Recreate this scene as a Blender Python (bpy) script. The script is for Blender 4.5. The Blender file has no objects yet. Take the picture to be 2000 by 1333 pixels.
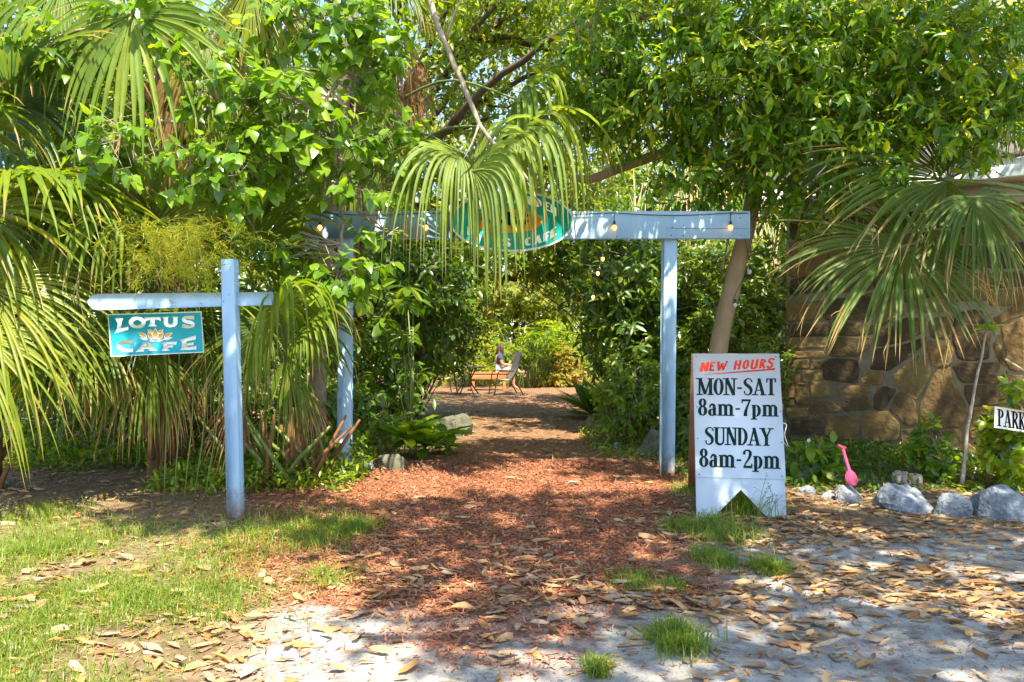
import bpy, math
import numpy as np
from mathutils import Vector, Matrix

# ------------------------------------------------------------------ camera, sky, sun, exposure
SC = bpy.context.scene
COL = SC.collection
F, CX, CY, H = 1500.0, 1000.0, 666.5, 1.4          # focal length in photo pixels, principal point, eye height
cam_d = bpy.data.cameras.new('camera'); cam_d.lens = 27.0; cam_d.sensor_width = 36.0
cam_d.clip_end = 2000.0; cam_d.clip_start = 0.05
cam = bpy.data.objects.new('camera', cam_d); COL.objects.link(cam)
cam.location = (0, 0, H); cam.rotation_euler = (math.radians(90), 0, 0)
SC.camera = cam

SUN_EL, SUN_AZ = math.radians(62), math.radians(158)   # azimuth from +Y towards +X: high, behind the camera and a little right
to_sun = Vector((math.sin(SUN_AZ) * math.cos(SUN_EL), math.cos(SUN_AZ) * math.cos(SUN_EL), math.sin(SUN_EL)))
W = bpy.data.worlds.new('World'); SC.world = W; W.use_nodes = True
wn = W.node_tree.nodes; wn.clear()
sky = wn.new('ShaderNodeTexSky'); sky.sky_type = 'NISHITA'; sky.sun_disc = False
sky.sun_elevation = SUN_EL; sky.sun_rotation = SUN_AZ
sky.air_density = 1.0; sky.dust_density = 0.6; sky.ozone_density = 1.0
bg = wn.new('ShaderNodeBackground'); bg.inputs['Strength'].default_value = 0.15
wo = wn.new('ShaderNodeOutputWorld')
W.node_tree.links.new(sky.outputs[0], bg.inputs[0]); W.node_tree.links.new(bg.outputs[0], wo.inputs[0])
sd = bpy.data.lights.new('sun', 'SUN'); sd.energy = 5.0; sd.angle = math.radians(0.55); sd.color = (1.0, 0.92, 0.74)
sun = bpy.data.objects.new('sun', sd); COL.objects.link(sun)
sun.rotation_euler = to_sun.to_track_quat('Z', 'Y').to_euler()
sun.location = (6, -12, 30)
SC.view_settings.view_transform = 'Standard'; SC.view_settings.look = 'None'
SC.view_settings.gamma = 1.0; SC.view_settings.use_curve_mapping = False
SC.view_settings.exposure = 1.6
SC.cycles.max_bounces = 8; SC.cycles.diffuse_bounces = 4; SC.cycles.transmission_bounces = 6
SC.cycles.transparent_max_bounces = 8
SC.cycles.sample_clamp_indirect = 6.0

# ------------------------------------------------------------------ helpers
rng = np.random.default_rng(11)
A = np.array
def P(px, py, d):
    return A([(px - CX) / F * d, d, H - (py - CY) / F * d])
def GD(py):                       # distance of the ground seen at a pixel row
    return H * F / (py - CY)
def G(px, py):
    d = GD(py); return A([(px - CX) / F * d, d, 0.0])
def gz(x, y):
    x = np.asarray(x, float); y = np.asarray(y, float)
    return (0.012 * np.sin(x * 1.9 + 0.7) * np.cos(y * 1.5) + 0.008 * np.sin(x * 4.3 + y * 3.1) + 0.004 * np.sin(x * 11 - y * 9.0))
def unit(v):
    v = np.asarray(v, float); n = np.linalg.norm(v, axis=-1, keepdims=True); return v / np.maximum(n, 1e-9)

class MB:
    def __init__(s): s.v = []; s.f = []; s.n = 0; s.a = {'rnd': [], 'along': []}
    def add(s, v, faces, rnd=0.5, along=0.0):
        v = np.asarray(v, float).reshape(-1, 3)
        for fa in faces:
            fa = np.asarray(fa, int)
            if len(fa): s.f.append(fa + s.n)
        s.v.append(v); m = len(v)
        s.a['rnd'].append(np.broadcast_to(np.asarray(rnd, float), (m,)))
        s.a['along'].append(np.broadcast_to(np.asarray(along, float), (m,)))
        s.n += m
    def mesh(s, name, smooth=False, origin=None):
        me = bpy.data.meshes.new(name)
        v = np.concatenate(s.v) if s.v else np.zeros((0, 3))
        if origin is not None: v = v - np.asarray(origin)
        me.vertices.add(len(v)); me.vertices.foreach_set('co', v.astype(np.float32).ravel())
        lv = np.concatenate([f.ravel() for f in s.f]); lt = np.concatenate([np.full(len(f), f.shape[1]) for f in s.f])
        ls = np.concatenate([[0], np.cumsum(lt)[:-1]])
        me.loops.add(len(lv)); me.loops.foreach_set('vertex_index', lv.astype(np.int32))
        me.polygons.add(len(lt)); me.polygons.foreach_set('loop_start', ls.astype(np.int32))
        me.update(calc_edges=True)
        me.validate()
        if len(me.vertices) == len(v):
            for k in s.a:
                at = me.attributes.new(k, 'FLOAT', 'POINT'); at.data.foreach_set('value', np.concatenate(s.a[k]).astype(np.float32))
        if smooth: me.polygons.foreach_set('use_smooth', np.ones(len(me.polygons), bool))
        return me

def tag(o, label=None, cat=None, group=None, kind=None):
    for k, v in (('label', label), ('category', cat), ('group', group), ('kind', kind)):
        if v: o[k] = v
    return o
def attach(o, parent):
    if parent is not None:
        o.parent = parent
        p = parent; off = Vector((0, 0, 0))
        while p is not None: off += p.location; p = p.parent
        if parent.type == 'EMPTY' or True: o.location = o.location - off
def mk(name, mb, mat, parent=None, smooth=False, origin=None):
    """one mesh object; vertices are in world coordinates, the origin sits at the centre of its base"""
    v = np.concatenate(mb.v)
    if origin is None:
        lo, hi = v.min(0), v.max(0); origin = A([(lo[0] + hi[0]) / 2, (lo[1] + hi[1]) / 2, lo[2]])
    me = mb.mesh(name, smooth, origin); me.materials.append(mat)
    o = bpy.data.objects.new(name, me); COL.objects.link(o); o.location = Vector(origin)
    attach(o, parent)
    return o
def thing(name, label, cat, loc, group=None, kind=None):
    o = bpy.data.objects.new(name, None); COL.objects.link(o); o.location = Vector(loc); o.empty_display_size = 0.1
    return tag(o, label, cat, group, kind)

def box(mb, c, s, ax=None, bev=0.0, **k):
    """box centred at c with size s, axes as rows of ax; bevelled edges when bev > 0"""
    c = np.asarray(c, float); s = np.asarray(s, float) / 2
    ax = np.eye(3) if ax is None else np.asarray(ax, float)
    if bev <= 0:
        q = A([[x, y, z] for x in (-1, 1) for y in (-1, 1) for z in (-1, 1)]) * s
        fs = [[0, 1, 3, 2], [4, 6, 7, 5], [0, 4, 5, 1], [2, 3, 7, 6], [0, 2, 6, 4], [1, 5, 7, 3]]
        mb.add(c + q @ ax, [fs], **k); return
    vs = []; idx = {}
    for x in (-1, 1):
        for y in (-1, 1):
            for z in (-1, 1):
                for a in range(3):
                    p = A([x, y, z]) * s; off = A([x, y, z]) * bev
                    for b in range(3):
                        if b != a: p[b] -= off[b]
                    idx[(x, y, z, a)] = len(vs); vs.append(p)
    q4 = []; t3 = []
    for a in range(3):
        b, e = [i for i in range(3) if i != a]
        for sg in (-1, 1):
            loop = []
            for u, w in ((-1, -1), (1, -1), (1, 1), (-1, 1)):
                k3 = [0, 0, 0]; k3[a] = sg; k3[b] = u; k3[e] = w; loop.append(idx[(*k3, a)])
            q4.append(loop)
        for u in (-1, 1):
            for w in (-1, 1):
                k0 = [0, 0, 0]; k1 = [0, 0, 0]; k0[a] = -1; k1[a] = 1
                k0[b] = k1[b] = u; k0[e] = k1[e] = w
                q4.append([idx[(*k0, b)], idx[(*k1, b)], idx[(*k1, e)], idx[(*k0, e)]])
    for x in (-1, 1):
        for y in (-1, 1):
            for z in (-1, 1): t3.append([idx[(x, y, z, a)] for a in range(3)])
    mb.add(c + A(vs) @ ax, [A(q4), A(t3)], **k)

def tube(mb, pts, rad, k=6, rnd=0.5, cap=True):
    pts = np.asarray(pts, float); n = len(pts); rad = np.broadcast_to(np.asarray(rad, float), (n,))
    T = unit(np.gradient(pts, axis=0)); up = A([0, 0, 1.0])
    if abs(T[0] @ up) > 0.9: up = A([1.0, 0.2, 0])
    X = unit(np.cross(up, T)); X = np.where(np.isfinite(X), X, A([1.0, 0, 0])); Y = np.cross(T, X)
    a = np.arange(k) / k * 2 * np.pi
    v = pts[:, None] + rad[:, None, None] * (np.cos(a)[None, :, None] * X[:, None] + np.sin(a)[None, :, None] * Y[:, None])
    i = np.arange(n - 1)[:, None] * k; j = np.arange(k)[None]; j2 = (j + 1) % k
    q = np.stack([i + j, i + j2, i + k + j2, i + k + j], -1).reshape(-1, 4)
    fs = [q]
    if cap: fs += [np.arange(k)[::-1][None], ((n - 1) * k + np.arange(k))[None]]
    al = np.repeat(np.linspace(0, 1, n), k)
    mb.add(v.reshape(-1, 3), fs, rnd, al)
def smooth_path(pts, n):
    pts = np.asarray(pts, float); m = len(pts)
    if m < 3: 
        t = np.linspace(0, 1, n)[:, None]; return pts[0] * (1 - t) + pts[-1] * t
    e = np.vstack([2 * pts[0] - pts[1], pts, 2 * pts[-1] - pts[-2]])
    out = []
    for t in np.linspace(0, m - 1 - 1e-6, n):
        i = int(t); u = t - i; p0, p1, p2, p3 = e[i:i + 4]
        out.append(0.5 * ((2 * p1) + (p2 - p0) * u + (2 * p0 - 5 * p1 + 4 * p2 - p3) * u * u + (3 * p1 - p0 - 3 * p2 + p3) * u ** 3))
    return A(out)
def twigs(mb, p0, p1, r0, r1, sag=0.0, k=3, jit=0.0):
    """many thin three-point twigs at once"""
    n = len(p0)
    if n == 0: return
    pm = (p0 + p1) / 2 + rng.normal(0, 1, (n, 3)) * jit; pm[:, 2] += sag
    pts = np.stack([p0, pm, p1], 1); T = unit(p1 - p0)
    up = np.where(np.abs(T[:, 2:3]) > 0.9, A([1.0, 0, 0]), A([0, 0, 1.0]))
    X = unit(np.cross(up, T)); Y = np.cross(T, X)
    a = np.arange(k) / k * 2 * np.pi
    rr = np.stack([np.broadcast_to(r0, n), (np.broadcast_to(r0, n) + np.broadcast_to(r1, n)) / 2, np.broadcast_to(r1, n)], 1)
    ring = np.cos(a)[None, :, None] * X[:, None] + np.sin(a)[None, :, None] * Y[:, None]
    v = pts[:, :, None] + rr[:, :, None, None] * ring[:, None]
    b = (np.arange(n) * 3 * k)[:, None, None] + (np.arange(2) * k)[None, :, None]; j = np.arange(k)[None, None]; j2 = (j + 1) % k
    q = np.stack([b + j, b + j2, b + k + j2, b + k + j], -1).reshape(-1, 4)
    mb.add(v.reshape(-1, 3), [q], np.repeat(rng.random(n), 3 * k))

# leaf templates: unit length along +y, x sideways, z is the face
def tmpl(half, ys, fold=0.06, curl=0.18, notch=0.0):
    v = [[0, 0, 0]]; 
    for y, h in zip(ys, half): 
        v += [[-h, y - notch * (1 if y < .3 else 0), fold * h * 3 - curl * y * y], [0, y, -curl * y * y], [h, y - notch * (1 if y < .3 else 0), fold * h * 3 - curl * y * y]]
    v.append([0, 1, -curl]); m = len(ys); t = []; q = []
    t += [[0, 2, 1], [0, 3, 2]]
    for i in range(m - 1):
        a = 1 + 3 * i; q += [[a, a + 1, a + 4, a + 3], [a + 1, a + 2, a + 5, a + 4]]
    a = 1 + 3 * (m - 1); e = len(v) - 1
    t += [[a, a + 1, e], [a + 1, a + 2, e]]
    return A(v, ), A(t), (A(q) if q else np.zeros((0, 4), int))
T_LANCE = tmpl([.15, .15], [.3, .65], .09, .2)
T_NARROW = tmpl([.085, .08], [.3, .65], .09, .25)
T_HEART = tmpl([.36, .38, .2], [.14, .42, .74], .05, .22, .06)
T_OVAL = tmpl([.2, .25, .17], [.2, .5, .8], .05, .2)
T_BROAD = tmpl([.10, .17, .15], [.2, .5, .8], .11, .28)
T_RHOMB = (A([[0, 0, 0], [-.24, .45, .05], [0, 1, -.1], [.24, .45, .05]], float), A([[0, 2, 1], [0, 3, 2]]), np.zeros((0, 4), int))
T_FALLEN = tmpl([.12, .15, .105], [.2, .5, .8], .08, -.05)
T_FALLEN2 = tmpl([.10, .16, .12], [.2, .5, .8], -.12, .08)
T_FALLEN3 = tmpl([.14, .135, .08], [.2, .5, .8], .28, -.14)

def bent(T, seed):
    q_ = np.random.default_rng(seed); V = T[0].copy(); y = V[:, 1]
    V[:, 0] *= np.where(V[:, 0] < 0, q_.uniform(.55, 1.25), q_.uniform(.7, 1.3)) * (1 + q_.normal(0, .16, len(V)))
    V[:, 0] += q_.uniform(-.2, .2) * y * y; V[:, 2] += q_.normal(0, .03, len(V)) + q_.uniform(-.25, .25) * V[:, 0] * y * 2
    if q_.random() < .4: V[-1] = [q_.uniform(-.1, .1), q_.uniform(.80, .88), V[-1, 2]]
    return (V, T[1], T[2])
TF = [bent((T_FALLEN, T_FALLEN2, T_FALLEN3)[k % 3], 40 + k) for k in range(9)]
def frames(fwd, nrm):
    f = unit(fwd); s = unit(np.cross(f, nrm)); n = np.cross(s, f)
    return np.stack([s, f, n], -1)            # columns x, y, z
def scatter(mb, T, M, pos, scale, rnd, along=None):
    V, t, q = T; n = len(pos); k = len(V)
    if n == 0: return
    sc = np.asarray(scale, float)
    if sc.ndim == 1: sc = sc[:, None].repeat(3, 1)
    v = np.einsum('nij,nkj->nki', M, V[None] * sc[:, None, :]) + pos[:, None]
    b = (np.arange(n) * k)[:, None, None]
    fs = [(t[None] + b).reshape(-1, 3)]
    if len(q): fs.append((q[None] + b).reshape(-1, 4))
    mb.add(v.reshape(-1, 3), fs, np.repeat(rnd, k), np.tile(V[:, 1], n))

# ------------------------------------------------------------------ materials
MATS = {}
def nodes(name):
    m = bpy.data.materials.new(name); m.use_nodes = True; nt = m.node_tree
    b = nt.nodes['Principled BSDF']; MATS[name] = m
    return m, nt, b
def N(nt, t, **kw):
    n = nt.nodes.new(t)
    for k, v in kw.items():
        if k in n.inputs: n.inputs[k].default_value = v
        else: setattr(n, k, v)
    return n
def ramp(nt, fac, stops):
    r = nt.nodes.new('ShaderNodeValToRGB'); e = r.color_ramp.elements
    while len(e) < len(stops): e.new(0.5)
    for i, (p, c) in enumerate(stops): e[i].position = p; e[i].color = (*c, 1)
    nt.links.new(fac, r.inputs[0]); return r
def mixc(nt, fac, a, b):
    m = nt.nodes.new('ShaderNodeMix'); m.data_type = 'RGBA'
    for s, v in ((m.inputs[0], fac), (m.inputs[6], a), (m.inputs[7], b)):
        if hasattr(v, 'is_linked'): nt.links.new(v, s)
        else: s.default_value = v if not isinstance(v, tuple) else (*v, 1)
    return m.outputs[2]
def math_(nt, op, a, b=0.0, clamp=False):
    m = nt.nodes.new('ShaderNodeMath'); m.operation = op; m.use_clamp = clamp
    for s, v in ((m.inputs[0], a), (m.inputs[1], b)):
        if hasattr(v, 'is_linked'): nt.links.new(v, s)
        else: s.default_value = v
    return m.outputs[0]
def leaf_rand(nt):
    at = N(nt, 'ShaderNodeAttribute', attribute_name='rnd'); oi = N(nt, 'ShaderNodeObjectInfo')
    s = math_(nt, 'ADD', at.outputs['Fac'], oi.outputs['Random']); return math_(nt, 'FRACT', s)
def leaf_mat(name, cols, trans=0.4, tcol=None, rough=0.4, tip=None, spec=0.5, mott=9.0):
    m, nt, b = nodes(name); r = leaf_rand(nt)
    c = ramp(nt, r, [(i / (len(cols) - 1), k) for i, k in enumerate(cols)]).outputs[0]
    al = N(nt, 'ShaderNodeAttribute', attribute_name='along').outputs['Fac']
    if tip:
        start, width, tc = tip
        t = math_(nt, 'ADD', al, math_(nt, 'MULTIPLY', math_(nt, 'SUBTRACT', r, 0.5), 0.35))
        t = math_(nt, 'DIVIDE', math_(nt, 'SUBTRACT', t, start), width, True)
        c = mixc(nt, t, c, tc)
    geo = N(nt, 'ShaderNodeNewGeometry')
    nz = N(nt, 'ShaderNodeTexNoise', Scale=mott, Detail=4.0); nt.links.new(geo.outputs['Position'], nz.inputs['Vector'])
    hs = N(nt, 'ShaderNodeHueSaturation'); nt.links.new(c, hs.inputs['Color'])
    nt.links.new(math_(nt, 'ADD', math_(nt, 'MULTIPLY', nz.outputs['Fac'], 0.7), 0.65), hs.inputs['Value'])
    c = hs.outputs[0]
    nt.links.new(c, b.inputs['Base Color']); b.inputs['Roughness'].default_value = rough
    b.inputs['Specular IOR Level'].default_value = spec
    tr = N(nt, 'ShaderNodeBsdfTranslucent')
    tm = nt.nodes.new('ShaderNodeMix'); tm.data_type = 'RGBA'; tm.blend_type = 'MULTIPLY'; tm.inputs[0].default_value = 1.0
    nt.links.new(c, tm.inputs[6]); tm.inputs[7].default_value = (*(tcol or (2.6, 2.2, 0.7)), 1)
    nt.links.new(tm.outputs[2], tr.inputs['Color'])
    mx = N(nt, 'ShaderNodeMixShader'); mx.inputs[0].default_value = trans
    nt.links.new(b.outputs[0], mx.inputs[1]); nt.links.new(tr.outputs[0], mx.inputs[2])
    nt.links.new(mx.outputs[0], nt.nodes['Material Output'].inputs['Surface'])
    return m
def noise_mat(name, stops, scale=8.0, rough=0.8, bump=0.3, stretch=(1, 1, 1), detail=6.0, bscale=None, metal=0.0, spec=0.4, objrand=0.0, dist=0.03, attr=False):
    m, nt, b = nodes(name)
    tc = N(nt, 'ShaderNodeTexCoord'); mp = N(nt, 'ShaderNodeMapping'); mp.inputs['Scale'].default_value = stretch
    nt.links.new(tc.outputs['Object'], mp.inputs['Vector'])
    oi = N(nt, 'ShaderNodeObjectInfo')
    add = N(nt, 'ShaderNodeVectorMath', operation='ADD'); nt.links.new(mp.outputs[0], add.inputs[0])
    sc = N(nt, 'ShaderNodeVectorMath', operation='SCALE'); sc.inputs[0].default_value = (17, 31, 23); nt.links.new(oi.outputs['Random'], sc.inputs['Scale'])
    nt.links.new(sc.outputs[0], add.inputs[1])
    nz = N(nt, 'ShaderNodeTexNoise', Scale=scale, Detail=detail, Roughness=0.6); nt.links.new(add.outputs[0], nz.inputs['Vector'])
    fac = nz.outputs['Fac']
    if objrand: fac = math_(nt, 'ADD', fac, math_(nt, 'MULTIPLY', math_(nt, 'SUBTRACT', oi.outputs['Random'], 0.5), objrand))
    if attr:
        at = N(nt, 'ShaderNodeAttribute', attribute_name='rnd'); fac = math_(nt, 'ADD', math_(nt, 'MULTIPLY', fac, 0.5), math_(nt, 'MULTIPLY', at.outputs['Fac'], 0.5))
    c = ramp(nt, fac, stops); nt.links.new(c.outputs[0], b.inputs['Base Color'])
    b.inputs['Roughness'].default_value = rough; b.inputs['Metallic'].default_value = metal; b.inputs['Specular IOR Level'].default_value = spec
    if bump:
        n2 = N(nt, 'ShaderNodeTexNoise', Scale=bscale or scale * 3, Detail=5.0); nt.links.new(add.outputs[0], n2.inputs['Vector'])
        bp = N(nt, 'ShaderNodeBump', Strength=bump, Distance=dist); nt.links.new(n2.outputs['Fac'], bp.inputs['Height']); nt.links.new(bp.outputs[0], b.inputs['Normal'])
    return m

M_MUL = leaf_mat('mulberry_leaf', [(.07, .15, .012), (.10, .20, .014), (.14, .26, .016), (.20, .32, .02), (.29, .37, .03)], .45, (2.1, 1.9, .45), .26, spec=.6)
M_BAY = leaf_mat('bay_leaf', [(.06, .145, .010), (.095, .205, .012), (.15, .275, .012), (.25, .35, .014), (.38, .43, .02)], .45, (2.3, 2.0, .4), .30, spec=.5)
M_YEL = leaf_mat('sunlit_leaf', [(.13, .18, .015), (.19, .24, .018), (.27, .29, .02), (.38, .34, .025)], .52, (2.0, 1.8, .5), .5)  # yellow-green ramp puts sun through the leaves into the colour
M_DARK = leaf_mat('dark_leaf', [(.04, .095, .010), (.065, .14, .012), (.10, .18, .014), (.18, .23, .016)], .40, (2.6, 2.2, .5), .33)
M_MID = leaf_mat('shrub_leaf', [(.065, .14, .012), (.10, .20, .014), (.17, .25, .014), (.28, .31, .018)], .46, (2.4, 2.1, .45), .4)
M_FERN = leaf_mat('feathery_leaf', [(.26, .30, .02), (.36, .36, .025), (.30, .33, .02), (.20, .26, .02)], .5, (2.2, 1.9, .5), .6)
M_GARD = leaf_mat('golden_garden_leaf', [(.22, .23, .03), (.34, .26, .04), (.20, .24, .025), (.40, .22, .04)], .5, (2.0, 1.7, .5), .6)
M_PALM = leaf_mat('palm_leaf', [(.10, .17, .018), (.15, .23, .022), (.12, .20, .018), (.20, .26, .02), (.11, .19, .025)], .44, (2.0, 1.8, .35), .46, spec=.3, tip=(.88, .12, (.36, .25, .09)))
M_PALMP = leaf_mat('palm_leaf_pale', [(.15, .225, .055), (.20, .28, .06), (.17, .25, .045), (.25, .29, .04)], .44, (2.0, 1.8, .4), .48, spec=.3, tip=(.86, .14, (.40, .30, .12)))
M_PALMY = leaf_mat('palm_leaf_sunlit', [(.16, .23, .015), (.24, .29, .018), (.19, .26, .02), (.30, .30, .015)], .52, (2.0, 1.6, .3), .4, tip=(.88, .12, (.40, .27, .09)))  # brighter, yellower copy of the palm leaf: sunlight put into its colour
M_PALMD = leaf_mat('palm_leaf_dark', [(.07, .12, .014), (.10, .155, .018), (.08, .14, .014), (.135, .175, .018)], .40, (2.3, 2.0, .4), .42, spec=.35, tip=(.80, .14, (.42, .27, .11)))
M_PALMB = leaf_mat('palm_leaf_blue', [(.06, .13, .055), (.09, .165, .065), (.08, .15, .05), (.12, .175, .04)], .38, (2.4, 2.1, .8), .4, tip=(.9, .12, (.3, .22, .09)))
M_PALMX = leaf_mat('palm_leaf_dead', [(.30, .15, .05), (.24, .12, .04), (.36, .21, .08), (.18, .09, .03)], .3, (1.8, 1.4, .8), .6)
M_STRAW = leaf_mat('straw_thread', [(.45, .32, .14), (.36, .25, .10), (.5, .38, .2)], .3, (1.3, 1.2, .9), .6)
M_GRASS = leaf_mat('grass_blade', [(.09, .17, .015), (.14, .22, .018), (.19, .25, .025), (.22, .25, .05), (.11, .19, .015)], .4, (2.2, 2.1, .5), .45)
M_LITTER = leaf_mat('fallen_leaf_brown', [(.38, .20, .075), (.48, .28, .12), (.34, .15, .045), (.56, .38, .20), (.24, .16, .10), (.50, .31, .14), (.18, .10, .05), (.32, .24, .16)], .16, (1.3, 1.1, .8), .55)
M_PETI = noise_mat('palm_stalk', [(.3, (.10, .15, .03)), (.7, (.17, .20, .05))], 3, .5, .1)
M_BARK = noise_mat('grey_brown_bark', [(.25, (.15, .105, .06)), (.5, (.28, .205, .12)), (.75, (.38, .29, .18))], 6, .85, .6, (1, 1, .35), dist=.02)
M_BARKD = noise_mat('dark_bark', [(.25, (.05, .035, .022)), (.55, (.11, .075, .05)), (.8, (.17, .125, .085))], 5, .9, .7, (1, 1, .4), dist=.02)
M_TWIG = noise_mat('pale_twig', [(.3, (.22, .17, .12)), (.7, (.40, .34, .27))], 12, .85, .3)
M_BOOT = noise_mat('palm_fibre', [(.25, (.08, .04, .02)), (.55, (.19, .09, .035)), (.8, (.29, .16, .07))], 9, .9, .8, (1, 1, .25))
M_PAINT = noise_mat('white_paint', [(.25, (.27, .42, .55)), (.55, (.33, .48, .61)), (.72, (.40, .54, .65)), (.80, (.30, .33, .34))], 7, .6, .3, (1, 1, .12), bscale=40, dist=.006, detail=9)
M_WHITEP = noise_mat('white_board_paint', [(.2, (.44, .50, .55)), (.8, (.52, .57, .61))], 4, .6, .1, dist=.003)
M_BOARDW = noise_mat('sign_white', [(.2, (.50, .55, .60)), (.8, (.56, .60, .65))], 3, .45, .04, dist=.003)
M_BROWNP = noise_mat('brown_plywood', [(.3, (.22, .095, .045)), (.7, (.33, .16, .08))], 6, .7, .2, (1, 1, .2))
M_TEAL = noise_mat('turquoise_paint', [(.3, (.006, .30, .36)), (.7, (.012, .36, .41))], 6, .5, .08, dist=.003)
M_TEALG = noise_mat('teal_green_paint', [(.3, (.005, .31, .27)), (.7, (.01, .37, .31))], 6, .5, .08, dist=.003)
nt = M_PAINT.node_tree; b = nt.nodes['Principled BSDF']; src = b.inputs['Base Color'].links[0].from_socket
geo = N(nt, 'ShaderNodeNewGeometry'); sx = N(nt, 'ShaderNodeSeparateXYZ'); nt.links.new(geo.outputs['Position'], sx.inputs[0])
dn = N(nt, 'ShaderNodeTexNoise', Scale=22.0, Detail=8.0, Roughness=.7); nt.links.new(geo.outputs['Position'], dn.inputs['Vector'])
df = math_(nt, 'SUBTRACT', math_(nt, 'ADD', dn.outputs['Fac'], .12), math_(nt, 'MULTIPLY', sx.outputs['Z'], 2.2)); df = math_(nt, 'MULTIPLY', df, 1.6, True)
nt.links.new(mixc(nt, df, src, (.20, .12, .07)), b.inputs['Base Color'])
def plain(name, c, rough=.5, metal=0., emit=0., spec=.5):
    m, nt, b = nodes(name); b.inputs['Base Color'].default_value = (*c, 1); b.inputs['Roughness'].default_value = rough
    b.inputs['Metallic'].default_value = metal; b.inputs['Specular IOR Level'].default_value = spec
    nz = N(nt, 'ShaderNodeTexNoise', Scale=14.0, Detail=4.0); hs = N(nt, 'ShaderNodeHueSaturation'); hs.inputs['Color'].default_value = (*c, 1)
    tc = N(nt, 'ShaderNodeTexCoord'); nt.links.new(tc.outputs['Object'], nz.inputs['Vector'])
    nt.links.new(math_(nt, 'ADD', math_(nt, 'MULTIPLY', nz.outputs['Fac'], .3), .85), hs.inputs['Value']); nt.links.new(hs.outputs[0], b.inputs['Base Color'])
    if emit: b.inputs['Emission Color'].default_value = (*c, 1); b.inputs['Emission Strength'].default_value = emit
    return m
M_CREAM = plain('cream_letter_paint', (.80, .77, .68), .5)
M_WHITEL = plain('white_letter_paint', (.80, .80, .78), .5)
M_ORANGE = plain('orange_paint', (.80, .36, .02), .5)
M_RED = plain('red_letter_paint', (.62, .04, .01), .7, spec=.15)
M_BLACK = plain('black_paint', (.008, .008, .008), .8, spec=.1)
M_GREENL = plain('dark_green_letter_paint', (.008, .024, .018), .8, spec=.1)
M_BULB = plain('glowing_bulb', (1.0, .40, .09), .3, emit=1.5)
M_BULBOFF = plain('clear_bulb', (.62, .62, .60), .1)
M_SOCK = plain('black_socket', (.015, .015, .015), .45)
M_PINK = plain('pink_plastic', (.58, .07, .17), .45)
M_IRON = plain('dark_metal_frame', (.06, .05, .045), .45, .3)
M_SLING = noise_mat('brown_sling', [(.3, (.17, .12, .085)), (.7, (.23, .17, .12))], 20, .7, .2)
M_SLINGG = plain('grey_sling', (.33, .37, .40), .6)
M_OWOOD = noise_mat('orange_wood', [(.3, (.26, .085, .02)), (.7, (.36, .13, .035))], 6, .6, .2, (.2, 1, 1))
M_TANW = noise_mat('tan_wood', [(.3, (.36, .24, .12)), (.7, (.48, .35, .20))], 6, .7, .3, (1, 1, .2))
M_SKIN = plain('skin', (.42, .20, .11), .5)
M_HAIR = plain('brown_hair', (.06, .03, .02), .7)
M_NAVY = plain('navy_cloth', (.035, .06, .12), .8)
M_SHORTS = plain('pale_cloth', (.60, .54, .48), .8)
M_ROCKG = noise_mat('blue_grey_rock', [(.3, (.10, .115, .14)), (.47, (.17, .19, .215)), (.56, (.24, .26, .28)), (.64, (.40, .41, .42)), (.74, (.18, .20, .22))], 11, .85, .9, detail=12, dist=.03, bscale=30)
M_ROCKB = noise_mat('mossy_rock', [(.3, (.06, .065, .035)), (.55, (.13, .125, .085)), (.8, (.21, .20, .155))], 5, .9, .8, detail=9, dist=.04)
M_STONE = noise_mat('brown_wall_stone', [(.15, (.05, .034, .016)), (.4, (.10, .066, .027)), (.6, (.165, .10, .034)), (.85, (.19, .14, .05))], 3.2, .85, .7, detail=10, objrand=.75, dist=.03, bscale=14)
M_MORTAR = noise_mat('mortar', [(.3, (.28, .235, .165)), (.7, (.42, .36, .26))], 14, .95, .6, dist=.012)
M_FASCIA = noise_mat('pale_fascia', [(.3, (.55, .58, .50)), (.7, (.64, .66, .60))], 4, .6, .1)
M_SOFFIT = plain('beige_soffit', (.50, .44, .35), .8)
M_ROOF = noise_mat('grey_shingle', [(.3, (.10, .09, .08)), (.7, (.2, .18, .16))], 14, .9, .6)
M_CHIP = noise_mat('red_wood_chip', [(.2, (.17, .05, .024)), (.5, (.31, .10, .048)), (.8, (.45, .22, .12))], 3, .9, 0, attr=True)
M_PIPE = plain('white_plastic_pipe', (.7, .7, .66), .4)

# ------------------------------------------------------------------ ground
PATH = A([(3.35, 940, 960), (3.8, 860, 1150), (4.15, 660, 1340), (4.6, 560, 1390), (5.5, 520, 1300), (6.3, 500, 1310), (7.2, 520, 1330), (8, 650, 1320), (9.5, 830, 1290),
          (11.4, 890, 1230), (14, 905, 1160), (18, 880, 1160), (20, 800, 1165), (23, 720, 1200), (24.5, 900, 1100)], float)
PXL = (PATH[:, 1] - CX) / F * PATH[:, 0]; PXR = (PATH[:, 2] - CX) / F * PATH[:, 0]
def vnoise(x, y, s, seed=0):
    x = np.asarray(x) * s; y = np.asarray(y) * s; xi = np.floor(x).astype(int); yi = np.floor(y).astype(int); u = x - xi; v = y - yi
    u = u * u * (3 - 2 * u); v = v * v * (3 - 2 * v)
    def h(a, b):
        n = (a * 374761393 + b * 668265263 + seed * 974711) & 0x7fffffff; n = ((n ^ (n >> 13)) * 1274126177) & 0x7fffffff
        return ((n ^ (n >> 16)) & 0xffff) / 65535.0
    return (h(xi, yi) * (1 - u) + h(xi + 1, yi) * u) * (1 - v) + (h(xi, yi + 1) * (1 - u) + h(xi + 1, yi + 1) * u) * v
def sstep(a, b, x): t = np.clip((x - a) / (b - a), 0, 1); return t * t * (3 - 2 * t)
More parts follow.
